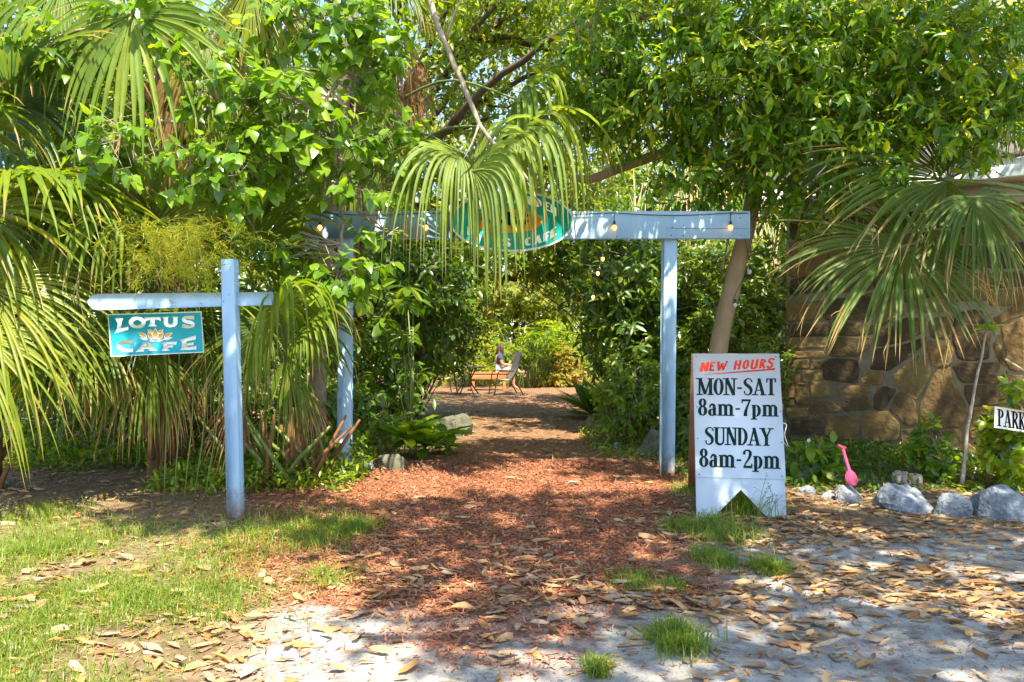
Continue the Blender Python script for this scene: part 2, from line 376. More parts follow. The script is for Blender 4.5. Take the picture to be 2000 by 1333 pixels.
def mulch_mask(x, y):
    l = np.interp(y, PATH[:, 0], PXL); r = np.interp(y, PATH[:, 0], PXR)
    m = np.minimum(np.minimum(x - l, r - x), np.minimum((y - 3.7) * .8, 24.5 - y))
    return sstep(-.30, .34, m + (vnoise(x, y, 1.7, 3) - .5) * .7 + (vnoise(x, y, 6, 4) - .5) * .5 + (vnoise(x, y, 15, 14) - .5) * .35)
def sand_mask(x, y):
    right = sstep(6.2, 5.2, y + (vnoise(x, y, 1.2, 7) - .5) * 1.2) * sstep(.6, 1.4, x + (y - 4) * -.1)
    near = sstep(4.5, 3.8, y + (vnoise(x, y, 1.6, 8) - .5) * .7) * sstep(-1.35, -.85, x + (vnoise(x, y, 2.0, 12) - .5) * .5)
    return np.clip(np.maximum(right, near), 0, 1)
def grass_mask(x, y):
    a = sstep(-1.0, -1.9, x + (vnoise(x, y, 1.3, 5) - .5) * 1.2) * sstep(6.6, 5.4, y)
    b = sstep(-.7, -1.3, x) * sstep(4.6, 5.0, y) * sstep(6.4, 5.8, y) * .8
    return np.maximum(a * (.25 + .75 * sstep(4.9, 3.8, y)), b) * sstep(.15, .5, vnoise(x, y, 1.1, 9) + .1)
xs = np.unique(np.concatenate([np.linspace(-400, -14, 12), np.linspace(-14, -6, 30), np.arange(-6, 7, .065), np.linspace(7, 16, 30), np.linspace(16, 400, 12)]))
ys = np.unique(np.concatenate([np.linspace(-300, 0, 10), np.arange(0, 11, .065), np.linspace(11, 28, 90), np.linspace(28, 700, 14)]))
gx, gy = np.meshgrid(xs, ys); nzv = gz(gx, gy); nx, ny = len(xs), len(ys)
mb = MB(); i = (np.arange(ny - 1)[:, None] * nx + np.arange(nx - 1)[None]).ravel()
mb.add(np.stack([gx.ravel(), gy.ravel(), nzv.ravel()], -1), [np.stack([i, i + 1, i + nx + 1, i + nx], -1)])
m, nt, b = nodes('ground')
att = N(nt, 'ShaderNodeAttribute', attribute_name='zone'); sep = N(nt, 'ShaderNodeSeparateColor'); nt.links.new(att.outputs['Color'], sep.inputs[0])
geo = N(nt, 'ShaderNodeNewGeometry'); pos = geo.outputs['Position']
def nz_(s, d=6.0, r=.6): n = N(nt, 'ShaderNodeTexNoise', Scale=s, Detail=d, Roughness=r); nt.links.new(pos, n.inputs['Vector']); return n.outputs['Fac']
soil = ramp(nt, nz_(7, 9, .7), [(.25, (.08, .055, .03)), (.5, (.18, .125, .07)), (.68, (.30, .22, .14)), (.8, (.16, .11, .07))]).outputs[0]
sandc = ramp(nt, nz_(5, 9, .7), [(.30, (.16, .14, .12)), (.46, (.32, .295, .265)), (.60, (.44, .41, .375)), (.75, (.50, .47, .43))]).outputs[0]
speck = ramp(nt, nz_(60, 4, .8), [(.34, (.10, .08, .07)), (.44, (1, 1, 1))]).outputs[0]
ms = nt.nodes.new('ShaderNodeMix'); ms.data_type = 'RGBA'; ms.blend_type = 'MULTIPLY'; ms.inputs[0].default_value = .8
nt.links.new(sandc, ms.inputs[6]); nt.links.new(speck, ms.inputs[7]); sandc = ms.outputs[2]
vor = N(nt, 'ShaderNodeTexVoronoi', Scale=55.0); nt.links.new(pos, vor.inputs['Vector'])
sv = N(nt, 'ShaderNodeSeparateColor'); nt.links.new(vor.outputs['Color'], sv.inputs[0])
mul = ramp(nt, sv.outputs[0], [(0, (.12, .04, .018)), (.4, (.25, .085, .04)), (.75, (.34, .15, .07)), (1, (.42, .24, .14))]).outputs[0]
grs = ramp(nt, nz_(12, 6, .7), [(.3, (.10, .085, .04)), (.5, (.17, .15, .06)), (.7, (.32, .25, .14))]).outputs[0]
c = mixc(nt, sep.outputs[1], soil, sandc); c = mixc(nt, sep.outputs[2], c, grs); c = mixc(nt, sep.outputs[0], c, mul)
nt.links.new(c, b.inputs['Base Color']); b.inputs['Roughness'].default_value = .95; b.inputs['Specular IOR Level'].default_value = .15
bp = N(nt, 'ShaderNodeBump', Strength=.7, Distance=.02)
hsum = math_(nt, 'ADD', nz_(40, 6, .7), math_(nt, 'MULTIPLY', sv.outputs[1], .5)); nt.links.new(hsum, bp.inputs['Height']); nt.links.new(bp.outputs[0], b.inputs['Normal'])
ground = mk('ground', mb, m, smooth=True, origin=(0, 0, 0)); tag(ground, kind='structure')
ca = ground.data.attributes.new('zone', 'FLOAT_COLOR', 'POINT')
mm_ = mulch_mask(gx, gy).ravel(); ss_ = sand_mask(gx, gy).ravel(); gg_ = grass_mask(gx, gy).ravel()
mm_ = mm_ * (1 - .62 * sstep(8.2, 12, gy.ravel()))  # mulch thins to soil past the gateway: the path's shade put into the colour
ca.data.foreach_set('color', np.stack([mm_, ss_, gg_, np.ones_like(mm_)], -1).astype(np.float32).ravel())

# ------------------------------------------------------------------ stone building on the right
WA, WB = A([3.75, 10.5]), A([6.0, 9.0]); wdir = unit(WB - WA); wnor = A([wdir[1], -wdir[0]])   # towards the camera
def wall_pt(px, py, off=0.0):
    r = A([(px - CX) / F, 1.0]); o = WA + wnor * off
    # t*r = o + s*wdir
    M2 = np.stack([r, -wdir], -1); t, s = np.linalg.solve(M2, o); return A([r[0] * t, t, H - (py - CY) / F * t])
def wall_sz(s, z, off=0.0): q = WA + wdir * s + wnor * off; return A([q[0], q[1], z])
bld = thing('stone_building', 'brown fieldstone building with pale mortar and white eave beside the path', 'building', (*(WA + wdir * 2), 0))
mb = MB(); LW = 7.5; TOP = 3.3
c2 = WA + wdir * (LW / 2) - wnor * 0.2
ax = A([[wdir[0], wdir[1], 0], [-wnor[0], -wnor[1], 0], [0, 0, 1]])
box(mb, (c2[0], c2[1], TOP / 2 - .05), (LW, .4, TOP + .1), ax)
wall = mk('wall', mb, M_MORTAR, bld)
Z5 = 480 / 1882.
tr = [[(95,1018),(335,1025),(335,1135),(100,1130)], [(360,1000),(620,975),(625,1090),(590,1180),(355,1150)], [(650,965),(840,955),(930,1060),(915,1170),(680,1190),(645,1170)],
 [(850,945),(920,810),(1000,820),(1050,890),(1070,1050),(980,1070),(930,1010)], [(1090,900),(1180,700),(1220,630),(1310,620),(1340,740),(1390,830),(1460,960),(1390,1075),(1120,1080),(1085,1040)],
 [(870,690),(1070,530),(1110,520),(1135,560),(1170,660),(1060,870),(930,785)], [(730,930),(735,830),(800,765),(905,785),(820,930),(770,945)], [(485,860),(600,830),(690,840),(710,940),(510,960)],
 [(240,865),(420,890),(475,930),(460,965),(260,975),(235,940)], [(250,720),(370,725),(395,850),(250,855)], [(445,795),(500,765),(700,755),(700,825),(470,815)], [(132,742),(240,742),(230,910),(137,910)],
 [(65,765),(122,748),(122,910),(65,915)], [(60,925),(225,930),(225,1003),(65,1008)], [(232,985),(345,985),(340,1015),(237,1015)], [(182,642),(330,645),(330,710),(187,735)], [(60,642),(165,647),(168,735),(65,750)],
 [(345,600),(400,550),(590,560),(625,620),(600,745),(350,710)], [(638,690),(700,645),(805,662),(780,755),(642,740)], [(705,630),(745,480),(980,440),(1125,385),(1115,440),(1040,515),(850,645)],
 [(1135,420),(1310,412),(1345,500),(1305,608),(1175,612),(1150,520)], [(1360,205),(1560,185),(1620,380),(1608,555),(1385,560),(1335,425)], [(1335,615),(1400,575),(1700,580),(1715,690),(1680,748),(1405,738)],
 [(1430,755),(1680,760),(1775,790),(1775,898),(1480,918),(1442,860)], [(1695,742),(1745,672),(1882,682),(1882,775),(1785,768)], [(1705,305),(1882,235),(1882,645),(1765,638),(1745,520)],
 [(1632,252),(1882,95),(1882,215),(1662,300)], [(745,130),(935,112),(965,212),(800,278),(748,270)], [(745,305),(1000,235),(1128,244),(1115,350),(940,428),(755,458)], [(1155,255),(1338,215),(1318,398),(1165,388)],
 [(985,112),(1340,62),(1348,190),(992,205)], [(70,402),(378,394),(368,468),(80,476)], [(395,394),(715,384),(700,470),(600,538),(402,536),(390,472)], [(80,492),(340,494),(368,538),(100,546)],
 [(60,562),(235,558),(230,628),(60,628)], [(248,562),(368,562),(335,632),(243,632)], [(470,1195),(925,1212),(925,1290),(480,1290)], [(95,1155),(340,1155),(450,1182),(450,1280),(100,1280)],
 [(940,1095),(1060,1088),(1390,1094),(1400,1300),(960,1300)], [(1492,932),(1865,925),(1865,1080),(1650,1108),(1600,1178),(1475,1168),(1465,1080)], [(1525,1205),(1882,1125),(1882,1320),(1700,1320)],
 [(1440,1195),(1500,1235),(1640,1315),(1440,1320)], [(60,285),(378,275),(380,380),(70,388)], [(392,268),(715,284),(712,368),(392,380)], [(60,125),(330,106),(340,248),(60,268)], [(352,104),(715,66),(720,258),(352,252)],
 [(1645,455),(1690,362),(1722,520),(1755,615),(1695,590)]]
polys = [[wall_pt(1520 + x * Z5, 560 + y * Z5) for x, y in pl] for pl in tr]
def sof(p): return float((A(p[:2]) - WA) @ wdir)
polys = [[(sof(p), p[2]) for p in pl] for pl in polys]
smax = max(p[0] for pl in polys for p in pl)
zrow = wall_pt(1600, 575)[2] 
z = zrow
while z < TOP - .05:                       # courses above the traced stones
    hgt = rng.uniform(.2, .34); s = .04
    while s < smax:
        w = rng.uniform(.3, .75); j = lambda: rng.uniform(-.025, .025)
        polys.append([(s + .012 + j(), z + .02 + j()), (s + w - .012 + j(), z + .02 + j()), (s + w - .012 + j(), z + hgt - .01 + j()), (s + w * .5, z + hgt - .004 + j()), (s + .012 + j(), z + hgt - .01 + j())])
        s += w
    z += hgt
s = sof(wall_pt(1690, 600)); zt = zrow
while s < smax:
    w = rng.uniform(.3, .6); j = lambda: rng.uniform(-.02, .02); zb = 1.88 - .06 * (s > sof(wall_pt(1860, 600)))
    polys.append([(s + .012 + j(), zb + j()), (s + w - .012 + j(), zb + j()), (s + w - .012 + j(), zt - .005 + j()), (s + .012 + j(), zt - .005 + j())]); s += w
s = smax + .02
while s < LW - .1:
    w = rng.uniform(.35, .6); z = .02
    while z < TOP - .1:
        hgt = rng.uniform(.2, .5); j = lambda: rng.uniform(-.03, .03)
        polys.append([(s + .012 + j(), z + .02 + j()), (s + w - .012 + j(), z + .02 + j()), (s + w - .01 + j(), z + hgt - .01 + j()), (s + .012 + j(), z + hgt - .01 + j())]); z += hgt
    s += w
for pl in polys:
    q = A(pl); q[:, 1] = np.clip(q[:, 1], .0, TOP)
    ch = []
    for a_, b_ in zip(q, np.roll(q, -1, 0)): ch += [a_ * .92 + b_ * .08, a_ * .66 + b_ * .34 + rng.normal(0, .006, 2), a_ * .34 + b_ * .66 + rng.normal(0, .006, 2), a_ * .08 + b_ * .92]
    q = A(ch); cen = q.mean(0); q = cen + (q - cen) * 1.035; n = len(q); dp = rng.uniform(.008, .022)
    rings = [(1.0, -.02), (.992, dp * .75), (.965, dp * .95), (.86, dp)]
    V = []
    for k, off in rings:
        for p in cen + (q - cen) * k: V.append(wall_sz(p[0], p[1], off + rng.normal(0, .003 if k < 1 else .001)))
    V.append(wall_sz(*cen, dp + rng.uniform(-.004, .012)))
    fq = []; 
    for r in range(len(rings) - 1):
        for k in range(n): fq.append([r * n + k, r * n + (k + 1) % n, (r + 1) * n + (k + 1) % n, (r + 1) * n + k])
    ft = [[3 * n + k, 3 * n + (k + 1) % n, 4 * n] for k in range(n)]
    mb = MB(); mb.add(V, [A(fq), A(ft)]); o = mk('stone', mb, M_STONE, wall, smooth=True)
# eave
ez = H + 2.06
def eave_pt(s, z, off): return wall_sz(s, z, off)
mb = MB(); q = WA + wdir * 4.0 + wnor * .46; box(mb, (q[0], q[1], ez - .10), (8.4, .035, .2), ax, .004); mk('fascia', mb, M_FASCIA, bld)
mb = MB(); q = WA + wdir * 4.0 + wnor * .21; box(mb, (q[0], q[1], ez - .19), (8.3, .46, .02), ax); mk('soffit', mb, M_SOFFIT, bld)
mb = MB(); q = WA + wdir * 4.0 + wnor * .05; box(mb, (q[0], q[1], ez - .32), (8.0, .06, .24), ax); mk('frieze_board', mb, M_SOFFIT, bld)
mb = MB(); V = []
for s_, off, z_ in ((-.2, .5, ez + .01), (8.3, .5, ez + .01), (8.3, -4, ez + 1.3), (-.2, -4, ez + 1.3)): V += [eave_pt(s_, z_, off), eave_pt(s_, z_ + .05, off)]
mb.add(V, [[[0, 2, 4, 6], [1, 7, 5, 3], [0, 1, 3, 2], [2, 3, 5, 4], [4, 5, 7, 6], [6, 7, 1, 0]]]); mk('roof', mb, M_ROOF, bld)

# ------------------------------------------------------------------ timber gate
GY = 8.0; g0 = P(670, 930, GY); g1 = P(1305, 930, GY)
gate = thing('wooden_gateway', 'tall pale blue-white timber gateway with a long beam spanning the mulch path', 'gateway', ((g0[0] + g1[0]) / 2, GY, 0))
for bx, tx in ((670, 672), (1305, 1310)):
    b0 = P(bx, 930, GY); t0 = P(tx, 470, GY); mb = MB()
    axz = unit(A([t0[0] - b0[0], 0, t0[2] + .05])); axx = unit(A([axz[2], 0, -axz[0]]))
    box(mb, (b0 + t0) / 2 * [1, 1, 1] + [0, .075, -.02], (.142, .13, t0[2] + .09), A([axx, [0, 1, 0], axz]), .006)
    mk('post', mb, M_PAINT, gate)
ba, bb = P(598, 442, GY), P(1462, 442, GY); mb = MB()
box(mb, ((ba[0] + bb[0]) / 2, GY - .035, (ba[2] + bb[2]) / 2 + .003), (bb[0] - ba[0], .045, 54 / F * GY), None, .004); beam = mk('beam', mb, M_PAINT, gate)
mb = MB(); zc = P(0, 443, GY)[2]                      # the drying crack along the grain
pts = [P(x, y, GY - .0595) for x, y in ((1300, 446), (1345, 446.5), (1390, 447), (1425, 446.5), (1460, 447))]
tube(mb, pts, [.0008, .002, .0015, .0018, .001], 4); mk('crack', mb, M_BLACK, beam)
for x, y in ((1315, 425), (1313, 445), (1311, 460), (1335, 441), (1334, 461), (1446, 426), (1446, 460), (1205, 462)):
    mb = MB(); tube(mb, [P(x, y, GY - .059), P(x, y, GY - .0615)], [.006, .005], 7); mk('nail_head', mb, M_IRON, beam)

def sheet(mb, poly, plane, off, thick=.0015):
    """flat piece from a polygon; plane(x, y, off) gives the 3D point"""
    n = len(poly); V = [plane(x, y, off) for x, y in poly] + [plane(x, y, off - thick) for x, y in poly]
    sides = [[k, (k + 1) % n, n + (k + 1) % n, n + k] for k in range(n)]
    mb.add(V, [A([list(range(n))]), A(sides)])
def stroke_poly(pts, w):
    pts = A(pts, ); w = np.broadcast_to(np.asarray(w, float), (len(pts),)); T = unit(np.gradient(pts.astype(float), axis=0)); Nn = np.stack([-T[:, 1], T[:, 0]], -1)
    L = pts + Nn * w[:, None] / 2; R = pts - Nn * w[:, None] / 2
    return L, R
def stroke(mb, pts, w, plane, off, thick=.0012):
    L, R = stroke_poly(A(pts, float), w); n = len(L)
    top = [plane(x, y, off) for x, y in L] + [plane(x, y, off) for x, y in R]; bot = [plane(x, y, off - thick) for x, y in L] + [plane(x, y, off - thick) for x, y in R]
    q = [[k, k + 1, n + k + 1, n + k] for k in range(n - 1)]
    s = [[k, k + 1, 2 * n + k + 1, 2 * n + k] for k in range(n - 1)] + [[n + k, n + k + 1, 3 * n + k + 1, 3 * n + k] for k in range(n - 1)] + [[0, n, 3 * n, 2 * n], [n - 1, 2 * n - 1, 4 * n - 1, 3 * n - 1]]
    mb.add(top + bot, [A(q), A(s)])
def arc(cx, cy, rx, ry, a0, a1, n=14):
    a = np.radians(np.linspace(a0, a1, n)); return np.stack([cx + rx * np.cos(a), cy + ry * np.sin(a)], -1)
# glyphs in a box x 0..width, y 0 (baseline) .. 1 (cap height); S = stem weight, t = hairline weight
def glyph(ch, S, t, serif=True):
    """returns (width, list of (points, widths))"""
    o = []
    def V(x, y0, y1, w=S): o.append(([(x, y0), (x, y1)], w))
    def Hh(x0, x1, y, w=t): o.append(([(x0, y), (x1, y)], w))
    def D(x0, y0, x1, y1, w): o.append(([(x0, y0), (x1, y1)], w))
    def ar(*a, th=S, tn=t, n=16):
        p = arc(*a, n=n); an = np.radians(np.linspace(a[4], a[5], n)); o.append((p, tn + (th - tn) * np.abs(np.cos(an)) ** 1.2))
    def sf(x, y, w=None):
        if serif: w = w or S * 2.0; Hh(x - w / 2, x + w / 2, y + (t * .6 if y < .5 else -t * .6), t * 1.2)
    if ch in 'NM':
        w = .56 if ch == 'N' else .74
        if ch == 'N': V(.08, 0, 1, t * 1.6); V(w - .08, 0, 1, t * 1.6); D(.09, 1, w - .09, 0, S); sf(.08, 0); sf(.06, 1); sf(w - .08, 1)
        else: V(.08, 0, 1, t * 1.6); V(w - .10, 0, 1, S); D(.09, 1, w / 2, .05, S * .95); D(w / 2, .05, w - .11, 1, t * 1.5); sf(.08, 0); sf(.06, 1); sf(w - .1, 0); sf(w - .08, 1)
        return w, o
    if ch in 'OCGD':
        w = .52
        if ch == 'O': ar(w / 2, .5, w / 2 - S / 2, .5 - t / 2, 0, 360, n=28)
        if ch == 'D': V(.10, 0, 1); ar(.16, .5, w - .16 - S / 2, .5 - t / 2, -90, 90); Hh(.02, .2, t * .5, t); Hh(.02, .2, 1 - t * .5, t)
        if ch in 'CG': ar(w / 2, .5, w / 2 - S / 2, .5 - t / 2, 40, 320, n=24)
        if ch == 'G': V(w - .08, .1, .45); Hh(w - .2, w - .02, .45, t)
        return w, o
    if ch == 'S':
        w = .46; p = [(.42, .78), (.40, .90), (.30, .97), (.18, .96), (.085, .86), (.08, .72), (.17, .60), (.30, .48), (.385, .34), (.37, .15), (.27, .04), (.15, .03), (.07, .1), (.05, .25)]
        o.append((smooth2(p, 30), np.interp(np.linspace(0, 1, 30), [0, .1, .25, .35, .5, .65, .78, .9, 1], [t * 1.5, t, t * 1.4, S * .9, S * 1.15, S * .9, t * 1.4, t, t * 1.5])))
        return w, o
    if ch == 'A':
        w = .60; D(.06, 0, w / 2 - .01, 1, t * 1.5); D(w / 2 - .03, 1, w - .10, 0, S); Hh(.15, w - .18, .3, t); sf(.07, 0); sf(w - .1, 0); return w, o
    if ch == 'T':
        w = .50; V(w / 2, 0, 1); Hh(0, w, 1 - t * .6, t * 1.3); V(t * .6, .76, 1, t * 1.3); V(w - t * .6, .76, 1, t * 1.3); sf(w / 2, 0); return w, o
    if ch == 'U':
        w = .56; V(.10, .22, 1); V(w - .09, .22, 1, t * 1.5); p = arc(w / 2, .24, w / 2 - .095, .21, 180, 360, 14); o.append((p, np.linspace(S, t * 1.5, 14))); sf(.10, 1); sf(w - .09, 1); return w, o
    if ch == 'Y':
        w = .58; D(.07, 1, w / 2, .45, S); D(w - .07, 1, w / 2, .45, t * 1.5); V(w / 2, 0, .5); sf(.07, 1); sf(w - .07, 1); sf(w / 2, 0); return w, o
    if ch in 'PRK':
        w = .52 if ch != 'P' else .48; V(.11, 0, 1); sf(.11, 0); sf(.09, 1)
        if ch in 'PR': ar(.2, .74, .2, .25 - t / 2, -90, 90); Hh(.1, .21, .49 + t / 2, t); Hh(.1, .21, 1 - t / 2, t)
        if ch == 'R': D(.24, .5, w - .06, 0, S); sf(w - .06, 0, S * 1.5)
        if ch == 'K': D(.16, .42, w - .08, 1, t * 1.5); D(.22, .52, w - .06, 0, S); sf(w - .06, 0); sf(w - .08, 1)
        return w, o
    if ch in 'EFLH':
        w = .44; V(.10, 0, 1); 
        if ch in 'EF': Hh(.05, w - .02, 1 - t * .6, t * 1.3); Hh(.1, w - .1, .52, t * 1.2)
        if ch in 'EL': Hh(.05, w, t * .6, t * 1.3)
        if ch == 'H': w = .54; V(w - .1, 0, 1); Hh(.1, w - .1, .52, t * 1.2); sf(w - .1, 0); sf(w - .1, 1)
        if ch == 'F': sf(.1, 0)
        return w, o
    if ch == 'W':
        w = .8; D(.05, 1, .24, 0, S); D(.24, 0, .4, .8, S * .8); D(.4, .8, .56, 0, S); D(.56, 0, .76, 1, S * .8); return w, o
    if ch == '-':
        w = .30; Hh(.03, w - .03, .42, t * 1.8); return w, o
    if ch == '8':
        w = .47; ar(w / 2, .77, .125, .21, 0, 360, th=S * .9, n=24); ar(w / 2, .28, .155, .26, 0, 360, th=S, n=24); return w, o
    if ch == '7':
        w = .46; Hh(.02, w, 1 - t * 1.1, t * 2.2); V(.03, .78, 1, t * 1.3); o.append(([(w - .03, .96), (.27, .52), (.20, .25), (.19, 0)], [t * 1.2, S * .7, S, S * 1.2])); return w, o
    if ch == '2':
        w = .48; p = [(.06, .74), (.09, .92), (.22, .98), (.36, .90), (.37, .70), (.28, .48), (.14, .25), (.06, .07)]
        o.append((smooth2(p, 20), np.interp(np.linspace(0, 1, 20), [0, .25, .5, .75, 1], [S * .9, t * 1.3, S, S * .6, t]))); Hh(.03, w, t * 1.2, t * 2.4); V(w - .03, .02, .25, t * 1.3); return w, o
    if ch == 'a':
        w = .45; V(.31, .02, .52); p = arc(.2, .5, .11, .17, 10, 165, 12); o.append((p, np.linspace(S, t * 1.4, 12))); ar(.19, .19, .12, .18, 60, 330, n=18); D(.31, .03, .43, .06, t * 1.2); Hh(.05, .12, .52, S * .6); return w, o
    if ch == 'm':
        w = .80
        for x in (.11, .39, .67): V(x, 0, .56 if x > .2 else .68); sf(x, 0, S * 1.9)
        for x in (.25, .53): p = arc(x, .5, .14, .15, 180, 0, 12); o.append((p, np.linspace(t, S, 12)))
        sf(.08, .68, S * 1.2); return w, o
    if ch == 'p':
        w = .50; V(.12, -.2, .68); sf(.12, -.2, S * 2); sf(.09, .68, S * 1.2); ar(.22, .33, .17, .32, -150, 150, n=22); return w, o
    return .3, o
def smooth2(p, n): 
    q = smooth_path([(a, b, 0) for a, b in p], n); return q[:, :2]
def text(parent, mat_, s, x0, y0, x1, y1, hgt, plane, off, S=.16, t=.045, slant=0.0, gap=.05, serif=True, space=.22):
    """lays the string from (x0,y0) to (x1,y1) along the baseline; y grows downwards in the sign's own units"""
    gl = [(space, []) if c == ' ' else glyph(c, S, t, serif) for c in s]
    tot = sum(g[0] for g in gl) + gap * (len(s) - 1); x = 0.0; b0 = A([x0, y0], float); ux = A([x1 - x0, y1 - y0], float) / tot
    k = 0
    for w, st in gl:
        mb = MB()
        for pts, wd in st:
            p = A(pts, float); asp = np.linalg.norm(ux) / hgt
            # strokes are given in cap-height units: keep their weight under horizontal squeeze
            L, R = stroke_poly(p, wd)
            def tf(q): q = A(q, float); xx = x + q[:, 0] + slant * q[:, 1]; return b0 + xx[:, None] * ux + q[:, 1:2] * A([0, -hgt])
            L, R = tf(L), tf(R); n = len(L); oo = off + .00006 * (k % 9); k += 1
            top = [plane(a, b_, oo) for a, b_ in L] + [plane(a, b_, oo) for a, b_ in R]
            mb.add(top, [A([[i, i + 1, n + i + 1, n + i] for i in range(n - 1)])])
        if st: mk('letter', mb, mat_, parent)
        x += w + gap

# oval sign on the beam
OV = GY - .062
def pl_oval(x, y, off): return P(780 + x / 4.5455, 340 + y / 4.5455, OV - off) 
oc = P(1000, 492, OV)
oval = thing('oval_sign', 'oval teal sign with white rim and orange centre on the gateway beam', 'sign', (oc[0], OV, oc[2]))
def ell(cx, cy, rx, ry, n=64): return [tuple(p) for p in arc(cx, cy, rx, ry, 0, 360 * (1 - 1 / n), n)]
mb = MB(); sheet(mb, ell(1000, 420, 552, 272), pl_oval, .022, .021); mk('white_rim', mb, M_WHITEL, oval)
mb = MB(); sheet(mb, ell(1000, 420, 532, 252), pl_oval, .026, .003); mk('teal_panel', mb, M_TEALG, oval)
mb = MB(); sheet(mb, ell(965, 418, 305, 108), pl_oval, .029, .002); mk('orange_oval', mb, M_ORANGE, oval)
mb = MB(); sheet(mb, [(690, 350), (740, 350), (735, 400), (712, 480), (690, 450), (676, 420)], pl_oval, .0305, .001); mk('red_patch', mb, M_RED, oval)
for q in ([(960, 335), (1000, 345), (1040, 390), (1020, 430), (985, 465), (950, 440), (930, 390)], [(1030, 360), (1080, 345), (1130, 352), (1165, 372), (1120, 385), (1060, 380)], [(790, 405), (850, 400), (930, 410), (940, 440), (860, 445), (795, 440)], [(1030, 410), (1100, 402), (1150, 415), (1130, 445), (1060, 450), (1010, 440)]):
    mb = MB(); sheet(mb, q, pl_oval, .0305, .001); mk('black_silhouette', mb, M_BLACK, oval)
def arc_text(s, a0, a1, rx, ry, hgt, flip, name):
    n = len(s)
    for i_, ch in enumerate(s):
        if ch == ' ': continue
        an = math.radians(a0 + (a1 - a0) * i_ / (n - 1)); cx_, cy_ = 1000 + rx * math.cos(an), 420 - ry * math.sin(an)
        tx, ty = -rx * math.sin(an), -ry * math.cos(an); 
        if flip: tx, ty = -tx, -ty
        ty = -ty if False else ty
        l = math.hypot(tx, ty); tx, ty = -tx / l, -ty / l
        if flip: tx, ty = tx, ty
        if tx < 0: tx, ty = -tx, -ty
        w_ = 62
        text(oval, M_CREAM, ch, cx_ - tx * w_ / 2, cy_ - ty * w_ / 2 + hgt / 2, cx_ + tx * w_ / 2, cy_ + ty * w_ / 2 + hgt / 2, hgt, pl_oval, .0295, S=.26, t=.12, serif=False)
arc_text('THE GARDEN', 150, 30, 425, 195, 74, False, 'lettering')
arc_text('LOTUS CAFE', 212, 328, 435, 192, 74, True, 'lettering')

# string lights
def bulb(root, p, lit, scale=1.0):
    mb = MB(); tube(mb, [p + [0, 0, .055 * scale], p + [0, 0, .05 * scale], p + [0, 0, .012 * scale], p], A([.008, .013, .017, .016]) * scale, 10); so = mk('socket', mb, M_SOCK, root)
    mb = MB(); t_ = np.linspace(0, 1, 9); r_ = (.013 + .017 * np.sin(np.pi * np.clip(t_ * 1.05, 0, 1)) ** .8) * np.sqrt(np.clip(1.02 - t_ ** 4, 0.001, 1)) * scale
    tube(mb, [p + [0, 0, -.072 * scale * k] for k in t_], r_, 12); mk('bulb', mb, M_BULB if lit else M_BULBOFF, so if False else root, smooth=True)
sl = thing('string_lights', 'black cable of glowing warm bulbs strung along the front of the gateway beam', 'string lights', P(1000, 418, GY - .09))
xsb = [625, 832, 1200, 1427]; pts = []
for a_, b_ in zip([596] + xsb, xsb + [1462]):
    for u in np.linspace(0, 1, 7)[:-1]: pts.append(P(a_ + (b_ - a_) * u, 416 + 5 * 4 * u * (1 - u) * min(1, (b_ - a_) / 220), GY - .075))
pts.append(P(1462, 417, GY - .075)); mb = MB(); tube(mb, pts, .0045, 6); mk('cable', mb, M_SOCK, sl)
for x in xsb:
    p = P(x, 440, GY - .085); mb = MB(); tube(mb, [p + [0, .005, .13], p + [0, 0, .04]], .0035, 5); mk('drop_wire', mb, M_SOCK, sl); bulb(sl, p, True, .8)
def loose_lights(label, pix, d0, lit):
    t_ = thing('string_lights', label, 'string lights', P(*pix[0], d0)); cab = [P(x, y - 9, d0) + [0, .02 * i_, 0] for i_, (x, y) in enumerate(pix)]
    ext = [P(pix[0][0] - 8, pix[0][1] - 70, d0)] + cab + [P(pix[-1][0] + 6, pix[-1][1] + 8, d0)]
    mb = MB(); tube(mb, smooth_path(ext, 24), .004, 5); mk('cable', mb, M_SOCK, t_)
    for i_, (x, y) in enumerate(pix): bulb(t_, P(x, y, d0) + [.012, .02 * i_ - .02, 0], lit, .8)
loose_lights('three small warm bulbs on a cable hanging deep among the dark shrubs', [(1175, 503), (1166, 531), (1157, 577)], 10.2, True)
loose_lights('single glowing bulb hanging in dark leaves behind the mulberry branch', [(766, 514)], 9.6, True)
loose_lights('unlit clear bulbs dangling beside the leaning tree trunk', [(1461, 527), (1434, 592)], 8.6, False)

# ------------------------------------------------------------------ signpost and hanging sign
SY = 6.03; sb = P(456, 1014, SY); st = P(443, 506, SY)
post = thing('signpost', 'pale blue-white wooden cross-arm signpost standing in the grass', 'signpost', (sb[0], SY, 0))
axz = unit(A([st[0] - sb[0], 0, st[2]])); axx = unit(A([axz[2], 0, -axz[0]])); mb = MB()
c_ = (A([sb[0], SY, -.06]) + st) / 2 + [0, .058, 0]; box(mb, c_, (.108, .108, np.linalg.norm(st - A([sb[0], SY, -.06]))), A([axx, [0, 1, 0], axz]), .006); mk('post', mb, M_PAINT, post)
a0 = P(162, 590, SY); a1 = P(527, 583, SY); tl = unit(a1 - a0); up_ = unit(np.cross(A([0, -1.0, 0]), tl)) ; up_ = up_ if up_[2] > 0 else -up_
mb = MB(); hh = 32 / F * SY / 2; ln = np.linalg.norm(a1 - a0)
prof = [(0, 0), (.05, hh * .85), (.09, hh), (ln - .004, hh * .82), (ln, hh * .78), (ln, -hh * .78), (.09, -hh), (.05, -hh * .85)]
V = [a0 + tl * x + up_ * z_ + [0, dy, 0] for dy in (.045, .085) for x, z_ in prof]; n = 8
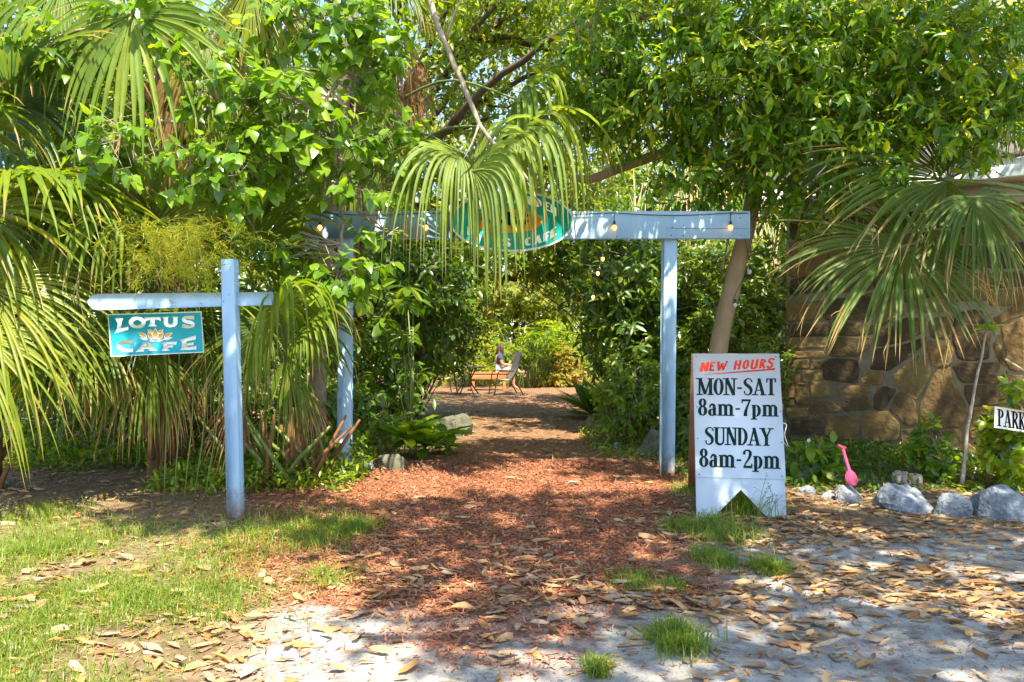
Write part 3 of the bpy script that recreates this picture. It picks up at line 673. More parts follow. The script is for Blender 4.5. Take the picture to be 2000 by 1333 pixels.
mb.add(V, [A([list(range(8)), list(range(15, 7, -1))]), A([[k, (k + 1) % 8, 8 + (k + 1) % 8, 8 + k] for k in range(8)])]); arm = mk('arm', mb, M_PAINT, post)
for x, y in ((447, 576), (437, 589)): mb = MB(); tube(mb, [P(x, y, SY + .005), P(x, y, SY + .001)], [.004, .003], 7); mk('screw', mb, M_IRON, post)
HY = SY + .05
def pl_lot(x, y, off): return P(150 + x / 5.0, 490 + y / 5.0, HY - off)
hs_ = P(306, 692, HY)
hang = thing('hanging_sign', 'rectangular turquoise cafe sign with white lettering and orange lotus under the signpost arm', 'sign', hs_)
mb = MB(); sheet(mb, [(300, 620), (1218, 592), (1243, 995), (333, 1036)], pl_lot, .010, .02); mk('panel_edge', mb, M_CREAM, hang)
mb = MB(); sheet(mb, [(311, 632), (1208, 604), (1232, 985), (343, 1025)], pl_lot, .0125, .002); mk('panel', mb, M_TEAL, hang)
glyphs = {'L': [[(370,660),(455,660),(440,690),(430,758),(505,742),(500,770),(370,806),(393,765),(402,710),(390,688)]],
 'T': [[(660,650),(818,648),(822,688),(795,676),(765,673),(762,715),(782,740),(698,740),(715,712),(715,676),(690,681),(666,695)]],
 'U': [[(833,648),(900,646),(888,665),(893,708),(915,720),(940,706),(942,662),(930,645),(990,645),(985,665),(985,715),(960,742),(910,748),(868,739),(848,712),(848,668)]],
 'A': [[(652,900),(700,900),(652,966),(658,986),(568,992),(605,960)], [(672,899),(718,899),(745,945),(790,976),(688,979),(705,962)], [(640,936),(715,936),(722,958),(632,960)]],
 'F': [[(815,893),(978,888),(970,918),(882,916),(885,926),(942,922),(940,946),(890,946),(890,960),(912,976),(818,980),(842,955),(845,918)]],
 'E': [[(1003,872),(1166,828),(1160,868),(1070,887),(1075,906),(1142,894),(1140,922),(1080,926),(1080,944),(1170,930),(1167,964),(1003,974),(1027,945),(1025,890)]]}
for ch in ('L', 'O', 'T', 'U', 'S', 'C', 'A', 'F', 'E'):
    mb = MB()
    if ch == 'O': an = np.linspace(0, 360, 30); stroke(mb, arc(590, 703, 62, 42, 0, 360, 30), 24 + 16 * np.abs(np.cos(np.radians(an))), pl_lot, .0145)
    elif ch == 'S': stroke(mb, smooth2([(1148,655),(1100,652),(1050,655),(1040,676),(1075,694),(1125,706),(1140,728),(1110,746),(1070,742),(1028,732)], 26), np.interp(np.linspace(0, 1, 26), [0, .2, .5, .8, 1], [40, 26, 36, 26, 40]), pl_lot, .0145)
    elif ch == 'C': stroke(mb, smooth2([(552,900),(500,888),(440,894),(412,925),(430,958),(490,976),(550,974)], 24), np.interp(np.linspace(0, 1, 24), [0, .2, .5, .8, 1], [44, 28, 42, 28, 36]), pl_lot, .0145)
    else:
        for i_, g in enumerate(glyphs[ch]): sheet(mb, g, pl_lot, .0145 + .0001 * i_)
    mk('letter', mb, M_CREAM, hang)
def petal(bx, by, tx, ty, w):
    b_, t_ = A([bx, by], float), A([tx, ty], float); d_ = t_ - b_; n_ = A([-d_[1], d_[0]]) / np.linalg.norm(d_); u = np.linspace(0, 1, 8)
    s_ = w / 2 * np.sin(np.pi * u ** .8); return [tuple(b_ + d_ * k + n_ * q) for k, q in zip(u, s_)] + [tuple(b_ + d_ * k - n_ * q) for k, q in list(zip(u, s_))[-2:0:-1]]
pet = [(700, 866, 600, 848, 30), (836, 866, 940, 848, 30), (768, 882, 690, 872, 22), (768, 882, 850, 872, 22)]
pet2 = [(742, 812, 690, 768, 40), (794, 812, 846, 768, 40), (690, 850, 598, 800, 46), (846, 850, 938, 800, 46), (748, 866, 688, 800, 50), (788, 866, 850, 800, 50), (768, 872, 768, 752, 62)]
for i_, q in enumerate(pet): mb = MB(); sheet(mb, petal(*q), pl_lot, .0145 + .0002 * i_); mk('petal', mb, M_WHITEL, hang)
for i_, q in enumerate(pet2):
    mb = MB(); sheet(mb, petal(*q), pl_lot, .0150 + .0006 * i_, .0006); pe = mk('petal', mb, M_WHITEL, hang)
    bx, by, tx, ty, w_ = q; mx_, my_ = (bx + tx) / 2, (by + ty) / 2; sh = .72
    mb = MB(); sheet(mb, petal(mx_ + (bx - mx_) * sh, my_ + (by - my_) * sh, mx_ + (tx - mx_) * sh, my_ + (ty - my_) * sh, w_ * .66), pl_lot, .0153 + .0006 * i_, .0003); mk('petal_fill', mb, M_ORANGE, pe)
for x0, y0, x1, y1 in ((480, 600, 470, 560), (1080, 585, 1080, 535)):
    mb = MB(); tube(mb, [pl_lot(x0, y0 + 12, 0), pl_lot(x1, y1, -.015)], .003, 5); mk('hook_wire', mb, M_IRON, hang)

# ------------------------------------------------------------------ sandwich board
BL, BR = P(1360.5, 1017, 6.03), P(1536.5, 1018, 6.03); TL, TR = P(1353.7, 692, 6.32), P(1521.5, 692, 6.32)
nb = unit(np.cross(BR - BL, TL - BL)); nb = nb if nb[1] < 0 else -nb
def pl_board(x, y, off):           # zoom pixels of the board: corners (125,82) (745,82) (150,1287) (800,1290)
    v_ = (y - 82) / 1205.; l_ = 125 + 25 * v_; r_ = 745 + 55 * v_; u_ = (x - l_) / (r_ - l_)
    return (TL * (1 - u_) + TR * u_) * (1 - v_) + (BL * (1 - u_) + BR * u_) * v_ + nb * off
brd = thing('sandwich_board', 'white A-frame sandwich board with new opening hours in red and dark green', 'sign board', ((BL + BR) / 2 * [1, 1, 0] + [0, .2, 0]))
mb = MB(); sheet(mb, [(125, 84), (745, 84), (800, 1290), (668, 1272), (470, 1072), (280, 1258), (150, 1287)], pl_board, 0, .018); mk('front_panel', mb, M_WHITEP, brd)
mb = MB(); sheet(mb, [(125, 80), (746, 80), (793, 998), (143, 982)], pl_board, .004, .0035); ps = mk('printed_sheet', mb, M_BOARDW, brd)
lean = 0.52
back = lambda p, e: A([p[0] - .03, e, p[2]])
mb = MB(); bl2, br2 = A([1.647, 7.18, .0]), A([2.34, 7.18, .0]); tl2, tr2 = TL + [0.0, .045, .0], TR + [-.01, .045, .0]
V = [bl2, br2, tr2, tl2] + [p + [0, .018, .004] for p in (bl2, br2, tr2, tl2)]
mb.add(V, [[[0, 1, 2, 3], [7, 6, 5, 4], [0, 4, 5, 1], [1, 5, 6, 2], [2, 6, 7, 3], [3, 7, 4, 0]]]); mk('back_panel', mb, M_BROWNP, brd)
mb = MB(); tube(mb, smooth_path([pl_board(775, 590, -.01), pl_board(800, 610, .0), pl_board(785, 680, 0), pl_board(845, 755, -.12), (bl2 + br2) / 2 * [1, 1, 0] + [.33, -.35, .62]], 14), .004, 5); mk('rope', mb, M_CREAM, brd)
for x, y in ((147, 102), (722, 104), (152, 477), (755, 510), (157, 707), (764, 733), (168, 965), (765, 975)):
    mb = MB(); tube(mb, [pl_board(x, y, .004), pl_board(x, y, .0065)], [.005, .004], 8); mk('screw', mb, M_IRON, ps)
for s_, x0, y0, x1, y1, h_ in (('MON-SAT', 160, 390, 722, 392, 126), ('8am-7pm', 160, 540, 738, 548, 124), ('SUNDAY', 210, 752, 693, 760, 128), ('8am-2pm', 168, 910, 750, 924, 130)):
    text(ps, M_GREENL, s_, x0, y0, x1, y1, h_, pl_board, .0055, S=.165, t=.055)
text(ps, M_RED, 'NEW HOURS', 174, 216, 696, 186, 70, pl_board, .0055, S=.19, t=.15, slant=.16, serif=False, gap=.13, space=.32)
mb = MB(); stroke(mb, [(205, 236), (300, 231), (500, 214), (714, 196)], [2, 6, 11, 13], pl_board, .0055, .0008); mk('underline', mb, M_RED, ps)

# parking sign cut by the frame
KY = 6.9
def pl_park(x, y, off): return P(1520 + x * .24, 780 + y * .24, KY - off)
pk = thing('parking_sign', 'small cream sign with black PARK lettering on a stake among shrubs', 'sign', (*P(2010, 830, KY)[:2], 0))
mb = MB(); sheet(mb, [(1760, 58), (2160, 118), (2160, 290), (1758, 232)], pl_park, 0, .014); mk('panel', mb, M_CREAM, pk)
text(pk, M_BLACK, 'PARK', 1788, 218, 2010, 252, 140, pl_park, .0015, S=.17, t=.05)
mb = MB(); q = P(2010, 825, KY + .03); box(mb, (q[0], q[1], q[2] / 2 + .05), (.035, .025, q[2] + .2)); mk('stake', mb, M_TANW, pk)

# ------------------------------------------------------------------ rocks, shovel, stump, pipe
def rock(name, label, px, py_base, wpx, hpx, mat, group=None, seed=0, dep=.8):
    r_ = np.random.default_rng(seed); d_ = GD(py_base) + wpx / F * GD(py_base) * dep / 2 * .6; w_ = wpx / F * d_; h_ = hpx / F * d_
    nu, nv = 30, 17; u = np.arange(nu) / nu * 2 * np.pi; v = np.linspace(-.5, 1, nv) * np.pi / 2
    U, Vv = np.meshgrid(u, v); dirs = np.stack([np.cos(Vv) * np.cos(U), np.cos(Vv) * np.sin(U), np.sin(Vv)], -1)
    rr = np.ones(U.shape)
    for _ in range(13):                      # chop with planes: angular broken stone
        n_ = unit(r_.normal(0, 1, 3) + [0, -.15, .25]); dd = r_.uniform(.5, .85); dt = np.maximum(dirs @ n_, 1e-3); rr = np.where(dirs @ n_ > .05, np.minimum(rr, dd / dt), rr)
    rr *= 1 + .03 * np.sin(U * 5 + seed) * np.cos(Vv * 6) + r_.normal(0, .008, U.shape)
    q = dirs * rr[..., None]; lo, hi = q.reshape(-1, 3).min(0), q.reshape(-1, 3).max(0)
    q = (q - [(lo[0] + hi[0]) / 2, (lo[1] + hi[1]) / 2, 0]) / [(hi[0] - lo[0]), (hi[1] - lo[1]), hi[2]] * [w_, w_ * dep, h_]
    c_ = A([(px - CX) / F * d_, d_, 0]); q = q + c_
    i_ = (np.arange(nv - 1)[:, None] * nu + np.arange(nu)[None]); i2 = np.arange(nv - 1)[:, None] * nu + (np.arange(nu)[None] + 1) % nu
    mb = MB(); mb.add(q.reshape(-1, 3), [np.stack([i_, i2, i2 + nu, i_ + nu], -1).reshape(-1, 4)]); o = mk(name, mb, mat, origin=c_)
    o.data.polygons.foreach_set('use_smooth', np.zeros(len(o.data.polygons), bool)); return tag(o, label, 'rock', group)
gk = 'blue-grey edging rocks'
rock('edging_rock', 'small blue-grey rock at the end of the rock edging nearest the sandwich board', 1573, 968, 36, 18, M_ROCKG, gk, 1)
rock('edging_rock', 'low flat blue-grey rock half buried between two edging rocks', 1615, 977, 40, 14, M_ROCKG, gk, 2)
rock('edging_rock', 'rounded blue-grey edging rock in front of the pink shovel', 1660, 984, 58, 34, M_ROCKG, gk, 3)
rock('edging_rock', 'large blue-grey edging rock with white streaks and a dry leaf leaning on it', 1763, 1000, 100, 50, M_ROCKG, gk, 14)
rock('edging_rock', 'medium blue-grey edging rock in front of the sapling stem', 1856, 1008, 72, 40, M_ROCKG, gk, 5)
rock('edging_rock', 'broad pale blue-grey boulder in front of the parking sign', 1970, 1010, 150, 58, M_ROCKG, gk, 16)
rock('edging_rock', 'thin pale stone slab lying behind the edging rocks by the sapling', 1853, 977, 36, 9, M_ROCKG, gk, 7)
gk = 'mossy rocks along the path'
rock('path_rock', 'small pale angular rock at the foot of the left gateway post', 712, 921, 40, 24, M_ROCKG, gk, 8)
rock('path_rock', 'low mossy rock under the broad-leaved plant', 762, 918, 62, 28, M_ROCKB, gk, 9)
rock('path_rock', 'big mossy rock behind the broad-leaved plant at the path edge', 885, 852, 80, 42, M_ROCKB, gk, 10)
rock('path_rock', 'pointed grey rock beside the right gateway post', 1268, 890, 56, 52, M_ROCKB, gk, 21)
rock('path_rock', 'rounded mossy rock under the low round shrub by the path', 1170, 846, 52, 38, M_ROCKB, gk, 12)
rock('path_rock', 'small mossy rock next to the rounded rock under the shrub', 1206, 852, 34, 22, M_ROCKB, gk, 13)
rock('path_rock', 'little pale stone in the leaves at the path edge', 1206, 876, 16, 12, M_ROCKG, gk, 24)
# pink toy shovel
hd = P(1645, 875, 6.72); bs = A([P(1676, 940, 6.6)[0], 6.6, .03])
shv = thing('toy_shovel', 'pink plastic toy shovel leaning in the planting bed', 'shovel', (bs[0], bs[1], 0))
ax_ = unit(bs - hd); mb = MB(); tube(mb, [hd + ax_ * k for k in (.0, .02, .05, .25, .28)], [.012, .017, .014, .017, .022], 9); tube(mb, [hd - ax_ * .012 + [-.035, 0, .012], hd + [0, 0, .0], hd - ax_ * .0 + [.03, 0, .0]], [.014, .02, .014], 8); mk('handle', mb, M_PINK, shv, smooth=True)
mb = MB(); p0 = hd + ax_ * .2; sdx = unit(np.cross(ax_, [0, 1, 0])); nn = np.cross(sdx, ax_); V = []
for t_, w_ in ((0, .02), (.25, .044), (.5, .052), (.75, .05), (1.0, .026)):
    for u in np.linspace(-1, 1, 7): V.append(p0 + ax_ * .13 * t_ + sdx * w_ * u + nn * (.025 * (1 - u * u)) * (1 if nn[1] < 0 else -1))
fq = [[r * 7 + k, r * 7 + k + 1, r * 7 + 8 + k, r * 7 + 7 + k] for r in range(4) for k in range(6)]
V2 = [v_ + nn * .004 * (-1 if nn[1] < 0 else 1) for v_ in V]; mb.add(V, [fq]); mb.add(V2, [fq]); mk('blade', mb, M_PINK, shv, smooth=True)
# cut palm stump
c_ = G(1772, 948); stp = thing('palm_stump', 'grey split palm stump between the edging rocks and the wall', 'stump', (c_[0], c_[1], 0))
for k in range(9):
    an = k / 9 * 2 * np.pi; mb = MB(); q = c_ + [.09 * math.cos(an), .09 * math.sin(an), 0]
    tube(mb, [q + [0, 0, -.03], q + [.01 * math.cos(an), 0, .05], q + [.02 * math.cos(an), .0, .10 + .03 * rng.random()]], [.045, .042, .03], 7); mk('stub', mb, M_TWIG, stp)
mb = MB(); tube(mb, [G(1572, 905) + [0, 0, .0], P(1580, 858, GD(905) + .1)], .022, 10); tag(mk('plastic_pipe', mb, M_PIPE), 'short white plastic pipe sticking out of the bed at the wall foot', 'pipe')

# ------------------------------------------------------------------ patio furniture and the seated person, far end of the path
def sling_chair(label, px, py, rot, sc_mat, seat_mat):
    d_ = GD(py); c_ = A([(px - CX) / F * d_, d_, 0.0]); ca_, sa_ = math.cos(rot), math.sin(rot)
    def w(x, y, z_): return c_ + [x * ca_ - y * sa_, x * sa_ + y * ca_, z_]      # x forward (seat front), y sideways
    t_ = thing('patio_chair', label, 'chair', c_, 'patio chairs')
    for s_ in (-1, 1):
        y = s_ * .29
        for nm, pts in (('front_leg', [w(.30, y, 0), w(.24, y, .40), w(.20, y, .60)]), ('rear_leg', [w(-.48, y, 0), w(-.26, y, .36)]), ('armrest', [w(.20, y, .60), w(.10, y, .63), w(-.22, y, .62)]), ('back_rail', [w(-.16, y, .36), w(-.34, y, .72), w(-.42, y, 1.10)])):
            mb = MB(); tube(mb, smooth_path(pts, 6) if len(pts) > 2 else pts, .016, 7); mk(nm, mb, M_IRON, t_)
    def pan(nm, prof, mat):
        mb = MB(); n = len(prof); V = [w(x, y, z_ + o_) for o_ in (0, .012) for x, z_ in prof for y in (-.27, .27)]
        f1 = [[2 * k, 2 * k + 1, 2 * k + 3, 2 * k + 2] for k in range(n - 1)]; f2 = [[v_ + 2 * n for v_ in f] for f in f1]
        mb.add(V, [f1 + f2]); mk(nm, mb, mat, t_, smooth=True)
    pan('seat', [(.24, .42), (.1, .385), (-.05, .37), (-.17, .38)], seat_mat)
    pan('backrest', [(-.17, .40), (-.26, .55), (-.33, .72), (-.38, .92), (-.42, 1.10)], sc_mat)
sling_chair('brown sling patio chair in front of the orange bench with its back to the sun', 982, 771, math.radians(196), M_SLING, M_SLINGG)
sling_chair('tan sling patio chair half hidden behind the bare-stemmed shrub', 866, 769, math.radians(20), M_TANW, M_TANW)
d_ = GD(771); c_ = P(912, 771, d_); c_[2] = 0
tb = thing('patio_table', 'small round dark metal patio table beside the sling chair', 'table', c_)
mb = MB(); tube(mb, [c_ + [0, 0, .70], c_ + [0, 0, .705], c_ + [0, 0, .725], c_ + [0, 0, .73]], [.44, .46, .46, .44], 24); mk('table_top', mb, M_IRON, tb)
for k in range(4):
    an = k * math.pi / 2 + .6; mb = MB(); tube(mb, smooth_path([c_ + [.36 * math.cos(an), .36 * math.sin(an), 0], c_ + [.12 * math.cos(an), .12 * math.sin(an), .35], c_ + [.3 * math.cos(an), .3 * math.sin(an), .70]], 7), .018, 6); mk('leg', mb, M_IRON, tb)
d_ = GD(763); bc = P(955, 763, d_); bc[2] = 0
bn = thing('wooden_bench', 'low orange wooden bench under the seated person', 'bench', bc)
for k in range(3): mb = MB(); box(mb, bc + [0, -.16 + .16 * k, .50], (1.05, .14, .045), None, .004); mk('seat_plank', mb, M_OWOOD, bn)
mb = MB(); box(mb, bc + [0, -.20, .40], (.98, .03, .15), None, .003); mk('apron', mb, M_OWOOD, bn)
mb = MB(); box(mb, bc + [0, .20, .40], (.98, .03, .15), None, .003); mk('apron', mb, M_OWOOD, bn)
for x in (-.44, .44):
    for y in (-.15, .15): mb = MB(); box(mb, bc + [x, y, .238], (.09, .07, .476), None, .004); mk('leg', mb, M_OWOOD, bn)
mb = MB(); pass
# person: one skinned body, clothes and hair as children
def skin_obj(name, verts, edges, radii, mat, parent, root=0, sub=2):
    me = bpy.data.meshes.new(name); v0 = A(verts, float); org = v0[root].copy(); me.from_pydata([tuple(v_) for v_ in v0 - org], edges, []); me.materials.append(mat)
    o = bpy.data.objects.new(name, me); COL.objects.link(o); o.location = Vector(org); attach(o, parent)
    sk = o.modifiers.new('skin', 'SKIN'); sk.use_smooth_shade = True
    lay = me.skin_vertices[0] if len(me.skin_vertices) else None
    if lay is None:
        bpy.context.view_layer.objects.active = o; o.select_set(True); bpy.ops.mesh.customdata_skin_add(); lay = me.skin_vertices[0]
    for k, r_ in enumerate(radii): lay.data[k].radius = (r_, r_) if np.isscalar(r_) else r_
    for k in range(len(radii)): lay.data[k].use_root = (k == root)
    sb_ = o.modifiers.new('sub', 'SUBSURF'); sb_.levels = sub; sb_.render_levels = sub
    return o
hp = bc + [.28, -.02, .60]       # hips on the bench, facing +x
J = dict(hip=hp, chest=hp + [.0, 0, .30], neck=hp + [.03, 0, .46], head=hp + [.06, 0, .58], crown=hp + [.06, 0, .70],
         shl=hp + [.02, -.18, .41], ell=hp + [.10, -.23, .14], hal=hp + [.30, -.12, .12], fil=hp + [.36, -.08, .11],
         shr=hp + [.02, .18, .41], elr=hp + [.10, .23, .14], har=hp + [.30, .12, .12], fir=hp + [.36, .08, .11],
         hl=hp + [.04, -.10, .0], kl=hp + [.40, -.12, .0], al=hp + [.42, -.12, -.46], tl=hp + [.55, -.12, -.55],
         hr=hp + [.04, .10, .0], kr=hp + [.42, .10, .08], ar=hp + [.62, -.06, -.10], tr=hp + [.74, -.07, -.06])
ks = list(J); E_ = [('hip', 'chest'), ('chest', 'neck'), ('neck', 'head'), ('head', 'crown')]
for s_ in 'lr': E_ += [('chest', 'sh' + s_), ('sh' + s_, 'el' + s_), ('el' + s_, 'ha' + s_), ('ha' + s_, 'fi' + s_), ('hip', 'h' + s_), ('h' + s_, 'k' + s_), ('k' + s_, 'a' + s_), ('a' + s_, 't' + s_)]
R_ = dict(hip=.13, chest=.13, neck=.055, head=.09, crown=.075, sh=.07, el=.045, ha=.035, fi=.03, h=.09, k=.065, a=.045, t=.04)
rad = [R_.get(k, R_.get(k[:-1])) for k in ks]
person = skin_obj('person', [J[k] for k in ks], [(ks.index(a_), ks.index(b_)) for a_, b_ in E_], rad, M_SKIN, None, 0)
tag(person, 'person with long brown locks in navy tee and pale shorts seated on the orange bench', 'person')
skin_obj('t_shirt', [J['hip'] + [0, 0, .03], J['chest'], J['neck'] - [0, 0, .03], J['shl'], J['ell'] * .6 + J['shl'] * .4, J['shr'], J['elr'] * .6 + J['shr'] * .4], [(0, 1), (1, 2), (1, 3), (3, 4), (1, 5), (5, 6)], [.15, .155, .075, .09, .075, .09, .075], M_NAVY, person)
skin_obj('shorts', [J['hip'], J['hl'], J['kl'] * .8 + J['hl'] * .2, J['hr'], J['kr'] * .8 + J['hr'] * .2], [(0, 1), (1, 2), (0, 3), (3, 4)], [.15, .11, .095, .11, .095], M_SHORTS, person)
mb = MB()
for k in range(26):
    an = rng.uniform(.7, 2 * np.pi - .7); q = J['crown'] + [.055 * math.cos(an), .075 * math.sin(an), -.02]; dn = rng.uniform(.25, .42)
    tube(mb, smooth_path([J['crown'] + [0, 0, .035], q + [.03 * math.cos(an), .03 * math.sin(an), -.04], q + [.05 * math.cos(an) - .02, .05 * math.sin(an), -dn * .6], q + [.04 * math.cos(an) - .03, .04 * math.sin(an), -dn]], 7), [.03, .028, .024, .022, .02, .018, .012], 5)
mk('hair', mb, M_HAIR, person)

# ------------------------------------------------------------------ vegetation builders
def EL(px, py, d, rpx, rpy, rd, n): return (P(px, py, d), A([rpx / F * d, rd, rpy / F * d]), n)
def in_view(p): return (p[:, 1] > 1) & (np.abs(p[:, 0] / p[:, 1]) < .66) & (np.abs((p[:, 2] - H) / p[:, 1]) < .445)
def spray_leaves(ells, nl, tw, leaf, droop=.25, spread=.9, shell=2.4):
    pos, fwd, nrm, sz, t0, t1, rn_ = [], [], [], [], [], [], []
    for c, r, n in ells:
        u = unit(rng.normal(0, 1, (n, 3))); p = c + u * r * (rng.random((n, 1)) ** (1 / shell))
        d = unit(u * .7 + rng.normal(0, .6, (n, 3)) + [0, -.15, -.05]); L = tw * rng.uniform(.6, 1.3, (n, 1))
        t0.append(p); t1.append(p + d * L)
        a = unit(np.cross(d, rng.normal(0, 1, (n, 3)))); b = np.cross(d, a); sv_ = rng.random(n)
        for j in range(nl):
            t = (j + .6 + rng.uniform(-.3, .3, (n, 1))) / nl; an = j * 2.4 + rng.uniform(-.4, .4, (n, 1))
            q = p + d * L * t; pr = a * np.cos(an) + b * np.sin(an)
            pos.append(q); fwd.append(unit(d * (.35 + .5 * t) + pr * spread + [0, 0, -droop] + rng.normal(0, .15, (n, 3))))
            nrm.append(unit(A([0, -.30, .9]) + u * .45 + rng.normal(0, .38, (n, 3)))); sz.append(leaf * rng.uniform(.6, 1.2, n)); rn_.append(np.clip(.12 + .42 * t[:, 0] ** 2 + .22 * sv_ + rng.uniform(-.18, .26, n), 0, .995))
    return [np.concatenate(k) for k in (pos, fwd, nrm, sz, t0, t1, rn_)]
LEAFMESH = {}
def leaf_mesh(T, mat):
    k = (id(T), mat.name)
    if k not in LEAFMESH:
        mb_ = MB(); V, t, q = T; mb_.add(V, [t, q] if len(q) else [t], 0.0, V[:, 1]); me = mb_.mesh('leaf'); me.materials.append(mat); LEAFMESH[k] = me
    return LEAFMESH[k]
def put_leaf(T, mat, M, pos, s, parent, name='leaf'):
    o = bpy.data.objects.new(name, leaf_mesh(T, mat)); COL.objects.link(o)
    o.matrix_basis = Matrix.Translation(Vector(pos)) @ Matrix([list(r) for r in M]).to_4x4() @ Matrix.Diagonal((*([s] * 3), 1)) if np.isscalar(s) else Matrix.Translation(Vector(pos)) @ Matrix([list(r) for r in M]).to_4x4() @ Matrix.Diagonal((*s, 1))
    if parent is not None:
        p = parent; off = Vector((0, 0, 0))
        while p is not None: off += p.location; p = p.parent
        o.parent = parent; o.location = o.location - off
    return o
def foliage(root, ells, T, mat, leaf, nl=9, tw=.3, twigmat=None, anchors=None, hero=0, droop=.25, spread=.9, kind=None, twr=.0035, name='crown', shell=2.4):
    pos, fwd, nrm, sz, t0, t1, rn_ = spray_leaves(ells, nl, tw, leaf, droop, spread, shell); M = frames(fwd, nrm)
    keep = np.ones(len(pos), bool)
    if hero:
        v = in_view(pos); sc_ = np.where(v, sz / pos[:, 1], 0); ix = np.argsort(-sc_)[:hero]
        for i_ in ix: put_leaf(T, mat, M[i_], pos[i_], (float(sz[i_]) * rng.uniform(.75, 1.25), float(sz[i_]), float(sz[i_]) * rng.uniform(.4, 2.2)), root)
        keep[ix] = False
    mb_ = MB(); scatter(mb_, T, M[keep], pos[keep], sz[keep][:, None] * np.stack([rng.uniform(.7, 1.3, keep.sum()), np.ones(keep.sum()), rng.uniform(.4, 2.2, keep.sum())], -1), rn_[keep])
    o = mk(name, mb_, mat, root); tag(o, kind='stuff')
    if twigmat:
        mb_ = MB(); twigs(mb_, t0, t1, twr, twr * .4, 0, 3, tw * .05)
        if anchors is not None:
            an_ = np.concatenate([smooth_path(a_, 14) for a_ in anchors])
            k = max(1, len(t0) // 260); s0 = t0[::k]; ds = ((s0[:, None] - an_[None]) ** 2).sum(-1); j = ds.argmin(1)
            twigs(mb_, an_[j], s0, np.clip(.004 + .006 * np.sqrt(ds.min(1)), .004, .014), .003, .05, 4, .06)
        o2 = mk('twigs', mb_, twigmat, root); tag(o2, kind='stuff')
    return o
def limbs(root, trunk, trunk_r, others, mat, k=11, trunk_name='trunk'):
    mb_ = MB(); p = smooth_path(trunk, 22); p[:, :2] += rng.normal(0, .012, (22, 2)) * np.linspace(0, 1, 22)[:, None]
    tube(mb_, p, np.interp(np.linspace(0, 1, 22), np.linspace(0, 1, len(trunk_r)), trunk_r), k); mk(trunk_name, mb_, mat, root, smooth=True)
    for pts, r0, r1 in others:
        q = smooth_path(pts, 16); q[1:-1] += rng.normal(0, .018, (14, 3)); mb_ = MB(); tube(mb_, q, np.linspace(r0, r1, 16), 8); mk('limb', mb_, mat, root, smooth=True)

